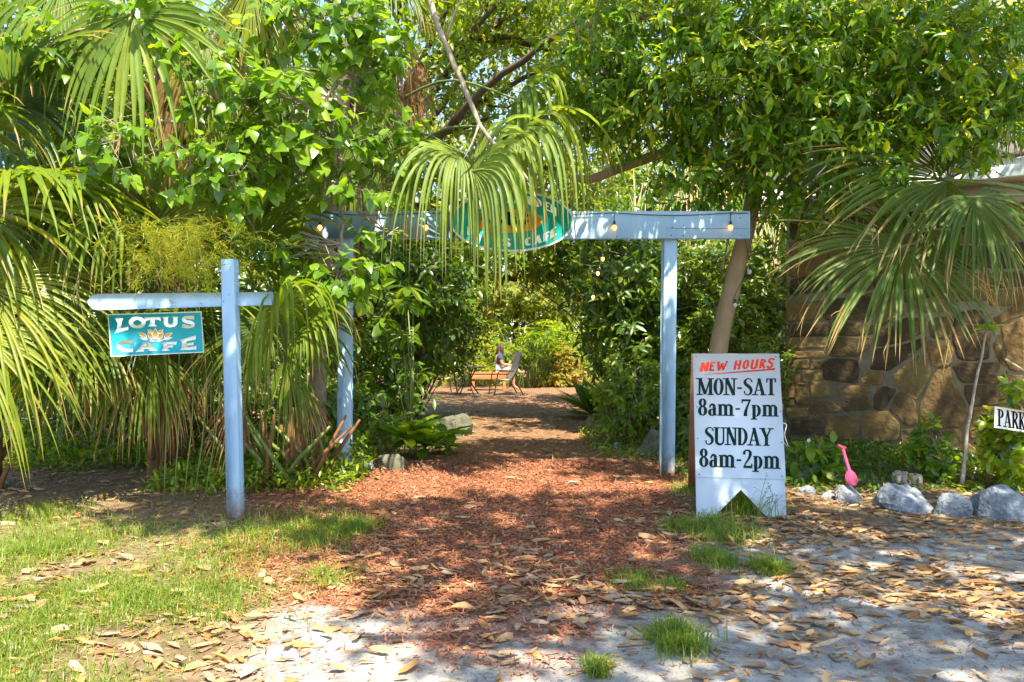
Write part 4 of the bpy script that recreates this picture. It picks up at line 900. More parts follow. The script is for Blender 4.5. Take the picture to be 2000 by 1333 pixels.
def frond(root, hub, axis, normal, L, nseg=44, spread=125, fuse=.42, droop=1.3, mat=None, pet=None, wmul=1.0, jit=.12, threads=0, pet_r=.013, cup=.0, K=10):
    """costapalmate fan leaf: pleated, joined near the hub, the free tips bending down under their weight"""
    nseg = int(nseg * 1.3); hub = A(hub, float); ax_ = unit(axis); nm = unit(A(normal, float) - ax_ * (A(normal, float) @ ax_)); sd_ = np.cross(nm, ax_)
    an = np.radians(np.linspace(-spread, spread, nseg)) + rng.normal(0, .012, nseg); dth = np.radians(2 * spread / (nseg - 1))
    ln = L * (1 - .38 * (np.abs(an) / np.radians(max(spread, 1))) ** 2) * rng.uniform(.86, 1.06, nseg)
    d0 = np.cos(an)[:, None] * ax_ + np.sin(an)[:, None] * sd_ + nm * cup + rng.normal(0, .02, (nseg, 3)); d0 = unit(d0)
    dr = droop * rng.uniform(.55, 1.5, nseg); ts = np.linspace(0, 1, K); pos = np.repeat(hub[None], nseg, 0); cur = d0.copy(); pts = [pos.copy()]; tang = [cur.copy()]
    for k in range(1, K):
        if ts[k] > fuse * .75: cur = unit(cur + A([0, 0, -1.0]) * (dr * 2.3 / (K - 1) * min(1.0, (ts[k] - fuse * .7) / .15))[:, None] + rng.normal(0, jit * .16, (nseg, 3)))
        else: cur = unit(cur + A([0, 0, -1.0]) * (.03 * droop))
        pos = pos + cur * (ln / (K - 1))[:, None]; pts.append(pos.copy()); tang.append(cur.copy())
    pts = np.stack(pts, 1); tang = np.stack(tang, 1)
    W0 = unit(np.cross(nm, d0)); Wd = unit(W0[:, None] - tang * (W0[:, None] * tang).sum(-1, keepdims=True)); Nn = np.cross(tang, Wd)
    hwf = fuse * ln * math.tan(dth / 2) * 1.06 * wmul
    hw = np.where(ts[None] <= fuse, ts[None] * ln[:, None] * math.tan(dth / 2) * 1.06 * wmul, hwf[:, None] * np.clip(1 - ((ts[None] - fuse) / (1 - fuse)) ** 1.5, .0, 1))
    fold = .75 + .4 * np.clip((ts[None, :, None] - fuse) / (1 - fuse), 0, 1)
    hw = hw[..., None]
    V = np.stack([pts - Wd * hw, pts - Nn * hw * fold, pts + Wd * hw], 2)        # nseg, K, 3, 3
    idx = np.arange(nseg * K * 3).reshape(nseg, K, 3)
    q = np.concatenate([np.stack([idx[:, :-1, s], idx[:, :-1, s + 1], idx[:, 1:, s + 1], idx[:, 1:, s]], -1).reshape(-1, 4) for s in (0, 1)])
    mb_ = MB(); mb_.add(V.reshape(-1, 3), [q], np.repeat(rng.random(nseg), K * 3), np.tile(np.repeat(ts, 3), nseg)); bl = mk('frond', mb_, mat, root, smooth=False)
    if threads:
        mt = MB()
        for _ in range(threads):
            s = rng.integers(nseg); kk = rng.integers(int(K * .5), K - 2); p0 = pts[s, kk]; l_ = rng.uniform(.12, .32)
            dx = rng.normal(0, .05, 3); tube(mt, smooth_path([p0, p0 + tang[s, kk] * .07 + [0, 0, .0], p0 + tang[s, kk] * .10 + [0, 0, -l_ * .5] + dx, p0 + tang[s, kk] * .09 + [0, 0, -l_] + dx * .6], 7), [.0035, .004, .004, .0035, .003, .0025, .001], 4, rng.random())
        tag(mk('thread', mt, M_STRAW, bl), kind='stuff')
    if pet is not None:
        pet = A(pet, float); mid = (pet + hub) / 2; mid[2] += np.linalg.norm(hub - pet) * .10
        mp_ = MB(); tube(mp_, smooth_path([pet, mid, hub, hub + unit(hub - mid) * L * .10], 12), np.linspace(pet_r * 1.5, pet_r * .6, 12), 6); mk('petiole', mp_, M_PETI, bl, smooth=True)
    return bl
def palm(name, label, base, crown, group=None, trunk_r=.13, lean=0):
    base = A(base, float); crown = A(crown, float); root = thing(name, label, 'palm', (base[0], base[1], 0), group)
    p = smooth_path([A([base[0], base[1], -.05]), (base * [1, 1, 0] + crown) / 2 + [lean, 0, 0], crown], 16)
    mb_ = MB(); tube(mb_, p, np.linspace(trunk_r * 1.15, trunk_r * .85, 16), 12); tr_ = mk('trunk', mb_, M_BOOT, root, smooth=True)
    n = int(np.linalg.norm(crown - base * [1, 1, 0]) / .09)
    for k in range(n):                                    # old leaf boots, criss-crossed
        t = (k + .5) / n; q = p[int(t * 15)]; an = k * 2.4; o_ = A([math.cos(an), math.sin(an), 0]); mb_ = MB()
        tube(mb_, [q + o_ * trunk_r * .8, q + o_ * trunk_r * 1.25 + [0, 0, .10], q + o_ * trunk_r * 1.75 + [0, 0, .24 + .06 * rng.random()]], [.045, .034, .016], 5); mk('leaf_base', mb_, M_BOOT, tr_)
    return root
def rand_fronds(root, crown, n, L, mats, az=(0, 360), el=(-35, 60), pl=(.6, 1.0), droop=(.6, 1.2), nseg=34, spread=110, threads=0):
    for _ in range(n):
        a = math.radians(rng.uniform(*az)); e = math.radians(rng.uniform(*el)); dv = A([math.cos(a) * math.cos(e), math.sin(a) * math.cos(e), math.sin(e)])
        hub = crown + dv * rng.uniform(*pl); ax_ = unit(dv + [0, 0, -.45]); nm = unit(A([0, 0, 1.0]) + dv * .3 + rng.normal(0, .25, 3))
        frond(root, hub, ax_, nm, L * rng.uniform(.8, 1.15), nseg, spread, .42, rng.uniform(*droop), mats[rng.integers(len(mats))], crown, threads=threads, K=8)

# ------------------------------------------------------------------ the leaning bay tree on the right
bay = thing('bay_tree', 'leaning evergreen tree with glossy leaves and smooth tan trunk behind the sandwich board', 'tree', (*G(1385, 905)[:2], 0))
tk = [G(1380, 905) - [0, 0, .05], P(1402, 690, 8.78), P(1433, 545, 8.75), P(1478, 360, 8.7), P(1500, 170, 8.6), P(1515, -60, 8.5), P(1530, -330, 8.5)]
lb = [([P(1478, 360, 8.7), P(1340, 290, 8.8), P(1175, 345, 9.0), P(1120, 352, 9.1)], .075, .045), ([P(1490, 270, 8.65), P(1600, 210, 8.3), P(1790, 190, 8.0), P(1960, 150, 7.6)], .06, .02),
      ([P(1503, 130, 8.6), P(1400, 60, 8.2), P(1230, 30, 8.0), P(1130, 60, 8.0)], .055, .018), ([P(1500, 160, 8.6), P(1640, 60, 8.2), P(1850, 20, 7.8)], .05, .018), ([P(1515, -60, 8.5), P(1380, -200, 8.0), P(1200, -330, 7.7)], .06, .02),
      ([P(1515, -60, 8.5), P(1700, -220, 8.0), P(1900, -300, 7.6)], .06, .02), ([P(1455, 440, 8.7), P(1425, 470, 8.6), P(1405, 550, 8.55)], .018, .008)]
limbs(bay, tk, [.135, .105, .098, .09, .075, .06, .045], lb, M_BARK)
be = [EL(1290, 130, 7.9, 190, 120, .7, 230), EL(1480, 110, 7.6, 170, 130, .7, 230), EL(1690, 110, 7.7, 180, 110, .7, 240), EL(1900, 130, 7.3, 150, 120, .6, 210), EL(1430, 270, 8.1, 130, 90, .6, 150), EL(1600, 240, 7.8, 150, 80, .6, 170),
      EL(1680, 330, 7.5, 80, 60, .35, 70), EL(1880, 250, 7.2, 120, 60, .4, 90), EL(1250, 230, 8.4, 120, 70, .5, 90), EL(1380, 360, 8.3, 80, 50, .4, 34), EL(1160, 150, 8.4, 90, 100, .6, 90), EL(1550, 400, 8.2, 60, 40, .3, 40), EL(1480, 20, 8, 420, 60, .9, 260)]
foliage(bay, be, T_LANCE, M_BAY, .135, 10, .26, M_TWIG, [k[0] for k in lb] + [tk[2:]], hero=300, droop=.3)
foliage(bay, [(A([1.0, 6.2, 7.2]), A([1.5, 1.2, .8]), 80), (A([3.4, 6.1, 7.4]), A([1.7, 1.3, .9]), 60), (A([4.8, 5.0, 6.3]), A([1.5, .9, .5]), 240), (A([2.7, 5.2, 6.4]), A([.9, .8, .4]), 110), EL(1500, -120, 7.6, 420, 60, .8, 120), (A([5.2, 6.6, 6.4]), A([1.7, 1.3, .7]), 300)], T_RHOMB, M_BAY, .15, 10, .3, M_TWIG, [k[0] for k in lb], name='upper_crown')  # unseen clumps, several added to shade the right post, wall and rocks

# ------------------------------------------------------------------ mulberry on the left
mul_ = thing('mulberry_tree', 'leafy mulberry tree with pale twigs and bright heart-shaped leaves over the left gateway post', 'tree', (*G(610, 900)[:2], 0))
tk = [G(600, 905) + [0, .5, -.05], P(625, 600, 8.6), P(650, 350, 8.2), P(680, 120, 7.8), P(690, -120, 7.6), P(660, -350, 7.5)]
lb = [([P(650, 350, 8.2), P(560, 330, 7.4), P(430, 345, 6.8), P(360, 360, 6.7)], .035, .009), ([P(670, 200, 8.0), P(520, 190, 7.2), P(370, 225, 6.7), P(250, 262, 6.5)], .035, .008), ([P(715, 0, 7.5), P(700, 110, 7.3), P(640, 190, 7.2), P(615, 230, 7.1)], .028, .012),
      ([P(680, 120, 7.8), P(735, 20, 7.5), P(640, 25, 7.2), P(560, 40, 7.0)], .03, .012), ([P(650, 350, 8.2), P(670, 440, 7.5), P(660, 530, 7.1), P(655, 575, 7.0)], .022, .006), ([P(660, 300, 8.1), P(720, 430, 7.5), P(790, 450, 7.3)], .02, .005),
      ([P(690, -120, 7.6), P(500, -60, 7.0), P(250, 30, 6.7), P(80, 90, 6.7)], .04, .01), ([P(690, -120, 7.6), P(800, -200, 7.2), P(920, -260, 7)], .04, .012)]
limbs(mul_, tk, [.10, .085, .075, .065, .05, .03], lb, M_TWIG, 9)
me_ = [EL(225, 305, 6.4, 75, 50, .25, 26), EL(430, 340, 6.6, 90, 55, .3, 44), EL(540, 230, 6.8, 130, 80, .4, 56), EL(420, 150, 6.7, 110, 60, .35, 28), EL(590, 295, 7.0, 100, 36, .4, 34), EL(700, 372, 7.2, 80, 14, .3, 12), EL(668, 538, 7.0, 56, 40, .15, 26), EL(760, 290, 7.6, 60, 70, .35, 28),
       EL(620, 60, 7, 130, 60, .4, 56), EL(100, 100, 6.7, 80, 30, .25, 20), EL(740, 110, 7.3, 70, 100, .4, 50), EL(320, 50, 6.8, 90, 40, .3, 20), EL(530, 490, 7.2, 45, 35, .2, 14), EL(735, 460, 7.1, 50, 10, .1, 4)]
foliage(mul_, me_, T_HEART, M_MUL, .125, 7, .26, M_TWIG, [k[0] for k in lb] + [tk[1:]], hero=300, droop=.55, twr=.004)
foliage(mul_, [(A([-.2, 6.8, 6.3]), A([.9, .8, .5]), 40)], T_RHOMB, M_MUL, .16, 8, .3, M_TWIG, [k[0] for k in lb], name='upper_crown')
# big shade tree beside the camera: its crown hangs over the near ground, above the picture; clumps placed to shade signpost and board
oak = thing('live_oak', 'large spreading oak whose overhanging crown shades the sand and the path', 'tree', (5.6, -1.2, 0))
tk = [A([5.6, -1.2, -.1]), A([5.4, -1.0, 2.0]), A([5.0, -.5, 4.2]), A([4.4, .2, 6.6])]
lb = [([A([5.0, -.5, 4.2]), A([3.6, .6, 6.2]), A([1.6, 1.4, 7.2]), A([-.9, 3.0, 6.7])], .16, .02), ([A([5.2, -.7, 3.4]), A([5.6, 1.0, 6.0]), A([5.4, 2.2, 7.0])], .15, .05), ([A([4.4, .2, 6.6]), A([3.0, -.4, 7.6]), A([.8, -.2, 7.8])], .11, .04)]
limbs(oak, tk, [.36, .3, .24, .14], lb, M_BARKD)
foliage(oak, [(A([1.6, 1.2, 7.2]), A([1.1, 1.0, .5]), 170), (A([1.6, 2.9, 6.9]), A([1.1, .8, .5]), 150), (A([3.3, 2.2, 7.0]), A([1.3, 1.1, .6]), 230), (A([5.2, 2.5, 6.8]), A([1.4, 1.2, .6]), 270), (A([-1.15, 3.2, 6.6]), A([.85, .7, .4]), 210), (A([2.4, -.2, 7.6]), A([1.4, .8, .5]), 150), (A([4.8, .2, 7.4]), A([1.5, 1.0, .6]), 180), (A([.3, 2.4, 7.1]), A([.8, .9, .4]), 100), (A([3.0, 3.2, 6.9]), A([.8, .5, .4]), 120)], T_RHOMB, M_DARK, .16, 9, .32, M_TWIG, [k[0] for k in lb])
# hanging dead branch above the path
hb = MB(); pth = [P(800, -160, 7.6), P(850, 30, 7.4), P(905, 170, 7.3), P(940, 250, 7.25), P(985, 300, 7.2), P(1030, 350, 7.15), P(1052, 405, 7.12)]
tube(hb, smooth_path(pth, 30) + rng.normal(0, .006, (30, 3)), np.linspace(.034, .009, 30), 7)
tube(hb, smooth_path([P(935, 245, 7.25), P(922, 280, 7.2), P(905, 312, 7.15)], 7), np.linspace(.014, .003, 7), 6); tube(hb, [P(1040, 368, 7.14), P(1060, 366, 7.08)], [.007, .003], 5); tube(hb, smooth_path([P(870, 80, 7.4), P(890, 20, 7.3), P(925, -40, 7.3)], 6), np.linspace(.016, .008, 6), 6)
tube(hb, smooth_path([P(800, -160, 7.6), P(740, -230, 7.7), P(680, -250, 7.6)], 6), np.linspace(.036, .04, 6), 7)
tag(mk('bare_branch', hb, M_TWIG), 'long bare dead branch hanging down across the oval sign', 'branch')

# ------------------------------------------------------------------ palms
# over the gateway
cp = palm('fan_palm', 'tall fan palm whose fronds hang over the oval sign with brown dead skirt', A([P(655, 0, 10.2)[0], 10.2, 0]), P(700, 60, 10.2), trunk_r=.17)
cc = P(700, 60, 10.2); cam_n = A([0, -1.0, 0])
frond(cp, P(925, 335, 7.35), [.45, -.35, .65], [-.1, -.65, .7], 1.7, 29, 135, .28, 3.1, M_PALMP, P(690, 470, 9.4), wmul=1.0, pet_r=.014, K=16)
frond(cp, P(1000, 255, 7.6), [.62, -.25, .45], [-.15, -.5, .85], 1.75, 36, 140, .28, 3.0, M_PALMP, P(760, 330, 9.6), wmul=1.0, pet_r=.014, K=16)
frond(cp, P(900, 300, 7.55), [-.7, -.35, .25], [.1, -.5, .85], 1.7, 40, 110, .26, 2.6, M_PALMP, P(740, 300, 9.6), wmul=1.0, K=16)
frond(cp, P(1010, 195, 8.0), [.35, -.4, .5], [0, -.5, .9], 1.6, 30, 135, .22, 3.2, M_PALM, P(770, 200, 9.8), wmul=1.2, K=16)
for x, y, d in ((770, 110, 9.6), (800, 150, 9.7), (750, 160, 9.5), (820, 120, 9.9), (785, 60, 9.5)): frond(cp, P(x, y, d), [rng.normal(0, .2), -.15, -1], [rng.normal(0, .3), -1, .1], 1.0, 26, 50, .10, 1.2, M_PALMX, cc, wmul=2.2, K=9)
rand_fronds(cp, cc, 7, 1.2, [M_PALM, M_PALMD], (160, 300), (-25, 45), (.9, 1.4), (1.2, 2.0))
for x, y, d in ((690, 300, 9.0), (730, 230, 9.2)): frond(cp, P(x, y, d), [-.1, -.3, -1], [0, -1, .2], 1.1, 34, 60, .4, .8, M_PALM, cc, K=9)
# high one at upper left
tp = palm('fan_palm', 'fan palm at the upper left with wide stiff green segments and straw threads', A([P(330, 0, 8.4)[0], 8.4, 0]), P(330, -40, 8.4), trunk_r=.16)
frond(tp, P(257, 30, 6.6), [.2, -.25, -.9], [.1, -1, -.1], 1.35, 34, 140, .34, .9, M_PALM, P(340, -60, 8.2), wmul=1.1, threads=12, K=11)
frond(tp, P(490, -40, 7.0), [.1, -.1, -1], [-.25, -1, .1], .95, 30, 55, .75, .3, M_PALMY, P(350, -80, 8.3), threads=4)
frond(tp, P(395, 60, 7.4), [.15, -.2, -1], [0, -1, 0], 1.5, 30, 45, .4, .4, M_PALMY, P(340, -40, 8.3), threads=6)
frond(tp, P(120, -30, 6.9), [-.6, -.3, -.5], [.1, -1, .3], 1.4, 36, 110, .38, 1.2, M_PALM, P(330, -60, 8.3), threads=6)
frond(tp, P(20, 60, 7.2), [-.3, -.2, -.8], [.1, -1, .3], 1.3, 34, 100, .38, 1.0, M_PALMD, P(320, -40, 8.3))
frond(tp, P(540, 130, 8.0), [.3, -.2, -.9], [0, -1, .1], 1.5, 36, 70, .45, .7, M_PALMD, P(350, -40, 8.4), threads=5)
rand_fronds(tp, P(330, -40, 8.4), 4, 1.2, [M_PALM, M_PALMD], (170, 260), (-20, 30), (.8, 1.4), threads=2)
# big one at the far left
lp = palm('fan_palm', 'low drooping fan palm at the left edge with sunlit yellow-green fronds', A([-5.0, 7.2, 0]), A([-4.9, 7.2, 2.0]), trunk_r=.16)
lc = A([-4.9, 7.2, 2.0])
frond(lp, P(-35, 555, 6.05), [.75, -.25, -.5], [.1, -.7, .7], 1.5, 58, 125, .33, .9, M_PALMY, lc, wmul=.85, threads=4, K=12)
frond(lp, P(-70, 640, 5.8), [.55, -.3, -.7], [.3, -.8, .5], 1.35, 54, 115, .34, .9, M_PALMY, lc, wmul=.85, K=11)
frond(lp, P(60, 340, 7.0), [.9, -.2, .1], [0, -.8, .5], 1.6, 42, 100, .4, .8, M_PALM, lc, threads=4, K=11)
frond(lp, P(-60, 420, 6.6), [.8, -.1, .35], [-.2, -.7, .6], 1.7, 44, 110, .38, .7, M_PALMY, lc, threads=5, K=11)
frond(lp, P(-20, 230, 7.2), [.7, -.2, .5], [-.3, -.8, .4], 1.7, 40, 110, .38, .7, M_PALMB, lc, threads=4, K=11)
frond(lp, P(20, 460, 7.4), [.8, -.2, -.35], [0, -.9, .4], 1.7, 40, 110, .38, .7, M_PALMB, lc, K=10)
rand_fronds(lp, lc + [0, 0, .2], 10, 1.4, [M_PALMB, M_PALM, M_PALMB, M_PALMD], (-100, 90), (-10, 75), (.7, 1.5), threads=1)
# clump behind the signpost
sp = palm('saw_palmetto', 'palmetto clump with orange stalk bases growing behind the signpost', A([P(575, 0, 7.6)[0], 7.6, 0]), A([P(575, 0, 7.6)[0], 7.6, .75]), trunk_r=.09)
sc0 = A([P(575, 0, 7.6)[0], 7.6, .75])
frond(sp, P(545, 608, 6.5), [.15, -.45, .55], [-.1, -.5, .85], 1.05, 36, 150, .30, 2.6, M_PALM, sc0, wmul=1.05, K=13)
frond(sp, P(590, 640, 7.0), [.3, -.3, .3], [0, -.6, .8], .95, 26, 95, .34, 1.5, M_PALM, sc0, K=12)
frond(sp, P(525, 640, 6.9), [-.5, -.3, -.3], [.1, -.9, .4], .95, 30, 70, .4, 1.0, M_PALMD, sc0, K=10)
frond(sp, P(560, 700, 7.1), [.1, -.2, -1], [0, -1, .1], .9, 28, 45, .4, .5, M_PALM, sc0, K=9)
for x, y in ((560, 660), (505, 480), (480, 520)): frond(sp, P(x, y, 7.9), [rng.normal(0, .3), -.2, .9], [0, -1, .3], 1.2, 36, 95, .45, 1.2, [M_PALM, M_PALMD][rng.integers(2)], sc0, K=9)
frond(sp, P(470, 770, 7.2), [-.3, -.2, -.9], [0, -1, .1], .8, 24, 40, .4, .4, M_PALMX, sc0, K=8); frond(sp, P(600, 760, 7.3), [.2, -.2, -.9], [0, -1, .1], .6, 20, 35, .4, .4, M_PALMX, sc0, K=8)
for k in range(16):
    a = rng.uniform(-1.2, 1.2); mb = MB(); b_ = sc0 * [1, 1, 0] + [rng.uniform(-.3, .35), rng.uniform(-.35, .1), 0]; tube(mb, [b_, b_ + [math.sin(a) * .25, -.1, .3], b_ + [math.sin(a) * .6, -.2, .55 + .2 * rng.random()]], [.03, .022, .012], 6); mk('stalk', mb, M_BOOT if k % 2 else M_PETI, sp)
# golden fan with low fronds left of the signpost
gp = palm('saw_palmetto', 'palmetto with backlit golden fan and dead orange segments behind the hanging sign', A([P(300, 0, 7.9)[0], 7.9, 0]), A([P(300, 0, 7.9)[0], 7.9, .8]), trunk_r=.06)
gc = A([P(300, 0, 7.9)[0], 7.9, .8])
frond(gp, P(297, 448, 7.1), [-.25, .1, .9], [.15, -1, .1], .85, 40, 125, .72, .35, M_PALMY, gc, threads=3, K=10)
frond(gp, P(245, 400, 6.7), [-.75, -.35, .15], [.2, -.6, .8], 1.25, 38, 115, .40, 2.0, M_PALM, gc, threads=6, K=12)
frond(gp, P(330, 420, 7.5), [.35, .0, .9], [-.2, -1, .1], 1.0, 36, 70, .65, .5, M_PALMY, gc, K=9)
frond(gp, P(295, 690, 6.9), [-.05, -.35, -.9], [0, -1, .25], .95, 34, 80, .36, .9, M_PALM, gc, K=10)
frond(gp, P(265, 700, 7.0), [-.3, -.3, -.8], [.1, -1, .3], .95, 24, 75, .34, .9, M_PALMX, gc, K=9)
frond(gp, P(330, 715, 7.05), [.2, -.3, -.9], [0, -1, .3], .9, 26, 50, .36, .8, M_PALMX, gc, K=9)
frond(gp, P(215, 660, 7.0), [-.7, -.3, -.4], [.1, -.8, .6], 1.1, 34, 90, .38, 1.3, M_PALM, gc, K=10)
frond(gp, P(400, 650, 7.3), [.4, -.3, -.5], [0, -.9, .5], 1.0, 34, 90, .4, 1.2, M_PALMD, gc, K=10)
rand_fronds(gp, gc, 8, 1.05, [M_PALM, M_PALMD, M_PALMB], (150, 390), (10, 75), (.6, 1.3))
# right palm in front of the wall
rp = palm('fan_palm', 'dark green fan palm with straw threads hanging over the stone wall', A([5.9, 7.3, 0]), A([5.7, 7.4, 2.45]), trunk_r=.16)
rc = A([5.7, 7.4, 2.45])
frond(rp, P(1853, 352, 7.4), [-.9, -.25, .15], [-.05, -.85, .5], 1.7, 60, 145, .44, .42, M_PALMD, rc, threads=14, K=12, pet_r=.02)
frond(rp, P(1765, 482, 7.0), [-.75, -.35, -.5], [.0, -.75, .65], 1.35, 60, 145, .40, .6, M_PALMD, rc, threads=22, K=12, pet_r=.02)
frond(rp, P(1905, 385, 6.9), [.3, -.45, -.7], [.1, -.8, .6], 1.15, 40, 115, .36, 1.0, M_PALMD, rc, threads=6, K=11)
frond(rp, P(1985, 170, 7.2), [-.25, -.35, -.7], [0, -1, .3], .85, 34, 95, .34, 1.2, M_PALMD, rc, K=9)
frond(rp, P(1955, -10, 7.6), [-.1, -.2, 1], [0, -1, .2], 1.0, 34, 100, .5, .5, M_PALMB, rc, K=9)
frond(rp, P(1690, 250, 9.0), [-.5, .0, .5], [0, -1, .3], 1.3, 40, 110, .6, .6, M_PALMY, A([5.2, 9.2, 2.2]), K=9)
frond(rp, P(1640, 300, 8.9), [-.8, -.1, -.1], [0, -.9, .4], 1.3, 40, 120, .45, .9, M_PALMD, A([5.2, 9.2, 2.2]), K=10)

# ------------------------------------------------------------------ feathery weeping plant above the sign
fe = thing('feathery_plant', 'weeping yellow-green feathery plant draped over the signpost arm', 'plant', (*P(345, 0, 6.5)[:2], 0))
mbs, pp, ff = MB(), [], []
for k in range(150):
    t = P(rng.normal(350, 60), rng.uniform(430, 535), rng.uniform(6.0, 6.5)); e_ = A([rng.normal(0, .2), rng.normal(-.05, .07), -rng.uniform(.02, .30)]); q = smooth_path([t, t + e_ * .5 + [0, 0, .07], t + e_], 8)
    tube(mbs, q, .0016, 3, cap=False); 
    for s in range(26):
        u = rng.integers(0, 8); pp.append(q[u] + rng.normal(0, .015, 3)); ff.append(unit(rng.normal(0, 1, 3) + e_ * 2))
pp, ff = A(pp), A(ff); scatter(mbs, T_NARROW, frames(ff, rng.normal(0, 1, ff.shape)), pp, A([.6, 1, 1]) * (rng.uniform(.03, .07, len(pp)))[:, None], rng.random(len(pp)))
tag(mk('fronds', mbs, M_FERN, fe), kind='stuff')
for k in range(5): mb = MB(); b_ = A([P(345 + 20 * (k - 2), 0, 6.6)[0], 6.75, -.02]); tube(mb, smooth_path([b_, b_ + [.03 * k, .05, 1.1], P(345 + 18 * (k - 2), 440, 6.55)], 9), .006, 5); mk('stem', mb, M_PETI, fe)

# ------------------------------------------------------------------ shrubs and thickets behind
def shrub(name, label, base, ells, T, mat, leaf, nl=9, tw=.3, cat='shrub', group=None, stems=7, stem_r=.018, smat=M_BARKD, hero=0, droop=.25, twig=True):
    base = A([base[0], base[1], 0.0]); r_ = thing(name, label, cat, base, group); an = []
    for k in range(stems):
        c, r, n = ells[k % len(ells)]; e_ = c + rng.normal(0, .4, 3) * r; b_ = base + [rng.normal(0, .12), rng.normal(0, .12), -.03]
        pts = [b_, b_ * .6 + e_ * .4 + rng.normal(0, .08, 3) * [1, 1, .3], e_]; an.append(pts); mb = MB(); tube(mb, smooth_path(pts, 9), np.linspace(stem_r, stem_r * .35, 9), 6); mk('stem', mb, smat, r_, smooth=True)
    foliage(r_, ells, T, mat, leaf, nl, tw, M_TWIG if twig else None, an if twig else None, hero=hero, droop=droop)
    return r_
gU = 'understory thicket behind the gateway'
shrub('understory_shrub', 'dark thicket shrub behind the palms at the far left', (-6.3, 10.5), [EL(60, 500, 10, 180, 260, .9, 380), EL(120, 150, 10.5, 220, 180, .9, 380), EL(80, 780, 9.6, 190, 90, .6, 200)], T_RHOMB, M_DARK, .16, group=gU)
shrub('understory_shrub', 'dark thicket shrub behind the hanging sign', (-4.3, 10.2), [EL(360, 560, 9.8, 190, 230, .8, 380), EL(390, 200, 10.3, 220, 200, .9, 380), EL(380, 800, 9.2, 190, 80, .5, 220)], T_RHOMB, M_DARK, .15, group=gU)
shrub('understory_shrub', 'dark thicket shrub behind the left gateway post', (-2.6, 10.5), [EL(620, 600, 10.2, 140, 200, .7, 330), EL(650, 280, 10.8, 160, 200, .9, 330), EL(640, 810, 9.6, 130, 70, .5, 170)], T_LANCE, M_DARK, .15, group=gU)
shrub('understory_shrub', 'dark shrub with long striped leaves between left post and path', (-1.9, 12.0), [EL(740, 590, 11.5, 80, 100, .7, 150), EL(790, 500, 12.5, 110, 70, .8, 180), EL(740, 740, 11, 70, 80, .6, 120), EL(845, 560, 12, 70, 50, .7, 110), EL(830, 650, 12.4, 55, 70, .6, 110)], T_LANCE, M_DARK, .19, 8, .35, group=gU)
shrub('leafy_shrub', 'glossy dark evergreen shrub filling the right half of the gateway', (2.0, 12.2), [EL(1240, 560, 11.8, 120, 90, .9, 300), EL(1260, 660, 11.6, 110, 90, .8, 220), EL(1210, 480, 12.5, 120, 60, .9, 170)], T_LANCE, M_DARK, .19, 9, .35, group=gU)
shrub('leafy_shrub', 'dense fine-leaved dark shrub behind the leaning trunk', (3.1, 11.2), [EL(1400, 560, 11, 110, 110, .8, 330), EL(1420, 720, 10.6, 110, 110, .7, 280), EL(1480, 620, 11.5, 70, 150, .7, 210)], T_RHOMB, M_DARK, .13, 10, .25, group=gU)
shrub('low_round_shrub', 'low rounded green shrub right of the path over mossy rocks', (1.75, 10.8), [EL(1245, 765, 10.6, 70, 62, .5, 190), EL(1215, 800, 10.3, 45, 35, .35, 60)], T_OVAL, M_MID, .10, 9, .2)
shrub('understory_shrub', 'low dark shrub at the foot of the right gateway post', (2.6, 9.7), [EL(1350, 850, 9.6, 50, 45, .3, 60), EL(1330, 800, 10.4, 50, 60, .3, 70)], T_OVAL, M_DARK, .11, 8, .2, stems=4)
# bare-stemmed shrub in the middle distance on the left
shrub('twiggy_shrub', 'many-stemmed twiggy shrub with sparse leaves in front of the patio', (-1.95, 14.2), [EL(860, 660, 14, 75, 55, .7, 260), EL(800, 620, 14, 70, 70, .7, 200), EL(880, 610, 14.5, 60, 40, .6, 110), EL(830, 720, 14, 60, 30, .5, 40)], T_RHOMB, M_DARK, .11, 9, .3, stems=26, stem_r=.02)
# background trees
def bg_tree(name, label, bx, by, trunk_top, tr_, ells, mat, leaf, nl=8, tw=.5, group='background trees beyond the patio', T=T_RHOMB, lims=()):
    base = A([bx, by, 0.0]); r_ = thing(name, label, 'tree', base, group); c0 = A(trunk_top, float)
    lb_ = [([c0 * .3 + (base * [1, 1, 0] + [0, 0, c0[2]]) * .7 * 1.0 if False else base * .35 + c0 * .65, (base * .2 + c0 * .8 + e_[0]) / 2, e_[0]], tr_ * .5, tr_ * .15) for e_ in ells] + list(lims)
    limbs(r_, [base - [0, 0, .1], base * .5 + c0 * .5 + rng.normal(0, .1, 3), c0], [tr_, tr_ * .8, tr_ * .5], lb_, M_BARKD)
    foliage(r_, ells, T, mat, leaf, nl, tw, M_TWIG, [k[0] for k in lb_], twr=.006); return r_
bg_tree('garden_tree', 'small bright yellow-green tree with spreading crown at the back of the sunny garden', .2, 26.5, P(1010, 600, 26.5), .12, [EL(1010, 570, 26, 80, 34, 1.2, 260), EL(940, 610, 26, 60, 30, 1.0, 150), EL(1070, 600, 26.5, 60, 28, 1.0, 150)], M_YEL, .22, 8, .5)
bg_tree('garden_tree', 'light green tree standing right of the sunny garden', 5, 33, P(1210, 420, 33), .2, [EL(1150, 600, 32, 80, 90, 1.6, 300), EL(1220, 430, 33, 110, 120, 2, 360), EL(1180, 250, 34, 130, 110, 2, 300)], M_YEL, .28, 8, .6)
bg_tree('garden_tree', 'broad tree with pale backlit leaves left behind the patio', -6, 33, P(740, 380, 33), .24, [EL(840, 620, 31, 110, 70, 1.6, 300), EL(760, 480, 33, 150, 120, 2, 420), EL(700, 260, 34, 170, 130, 2.2, 400), EL(860, 460, 33, 90, 60, 1.5, 160)], M_YEL, .28, 8, .6)
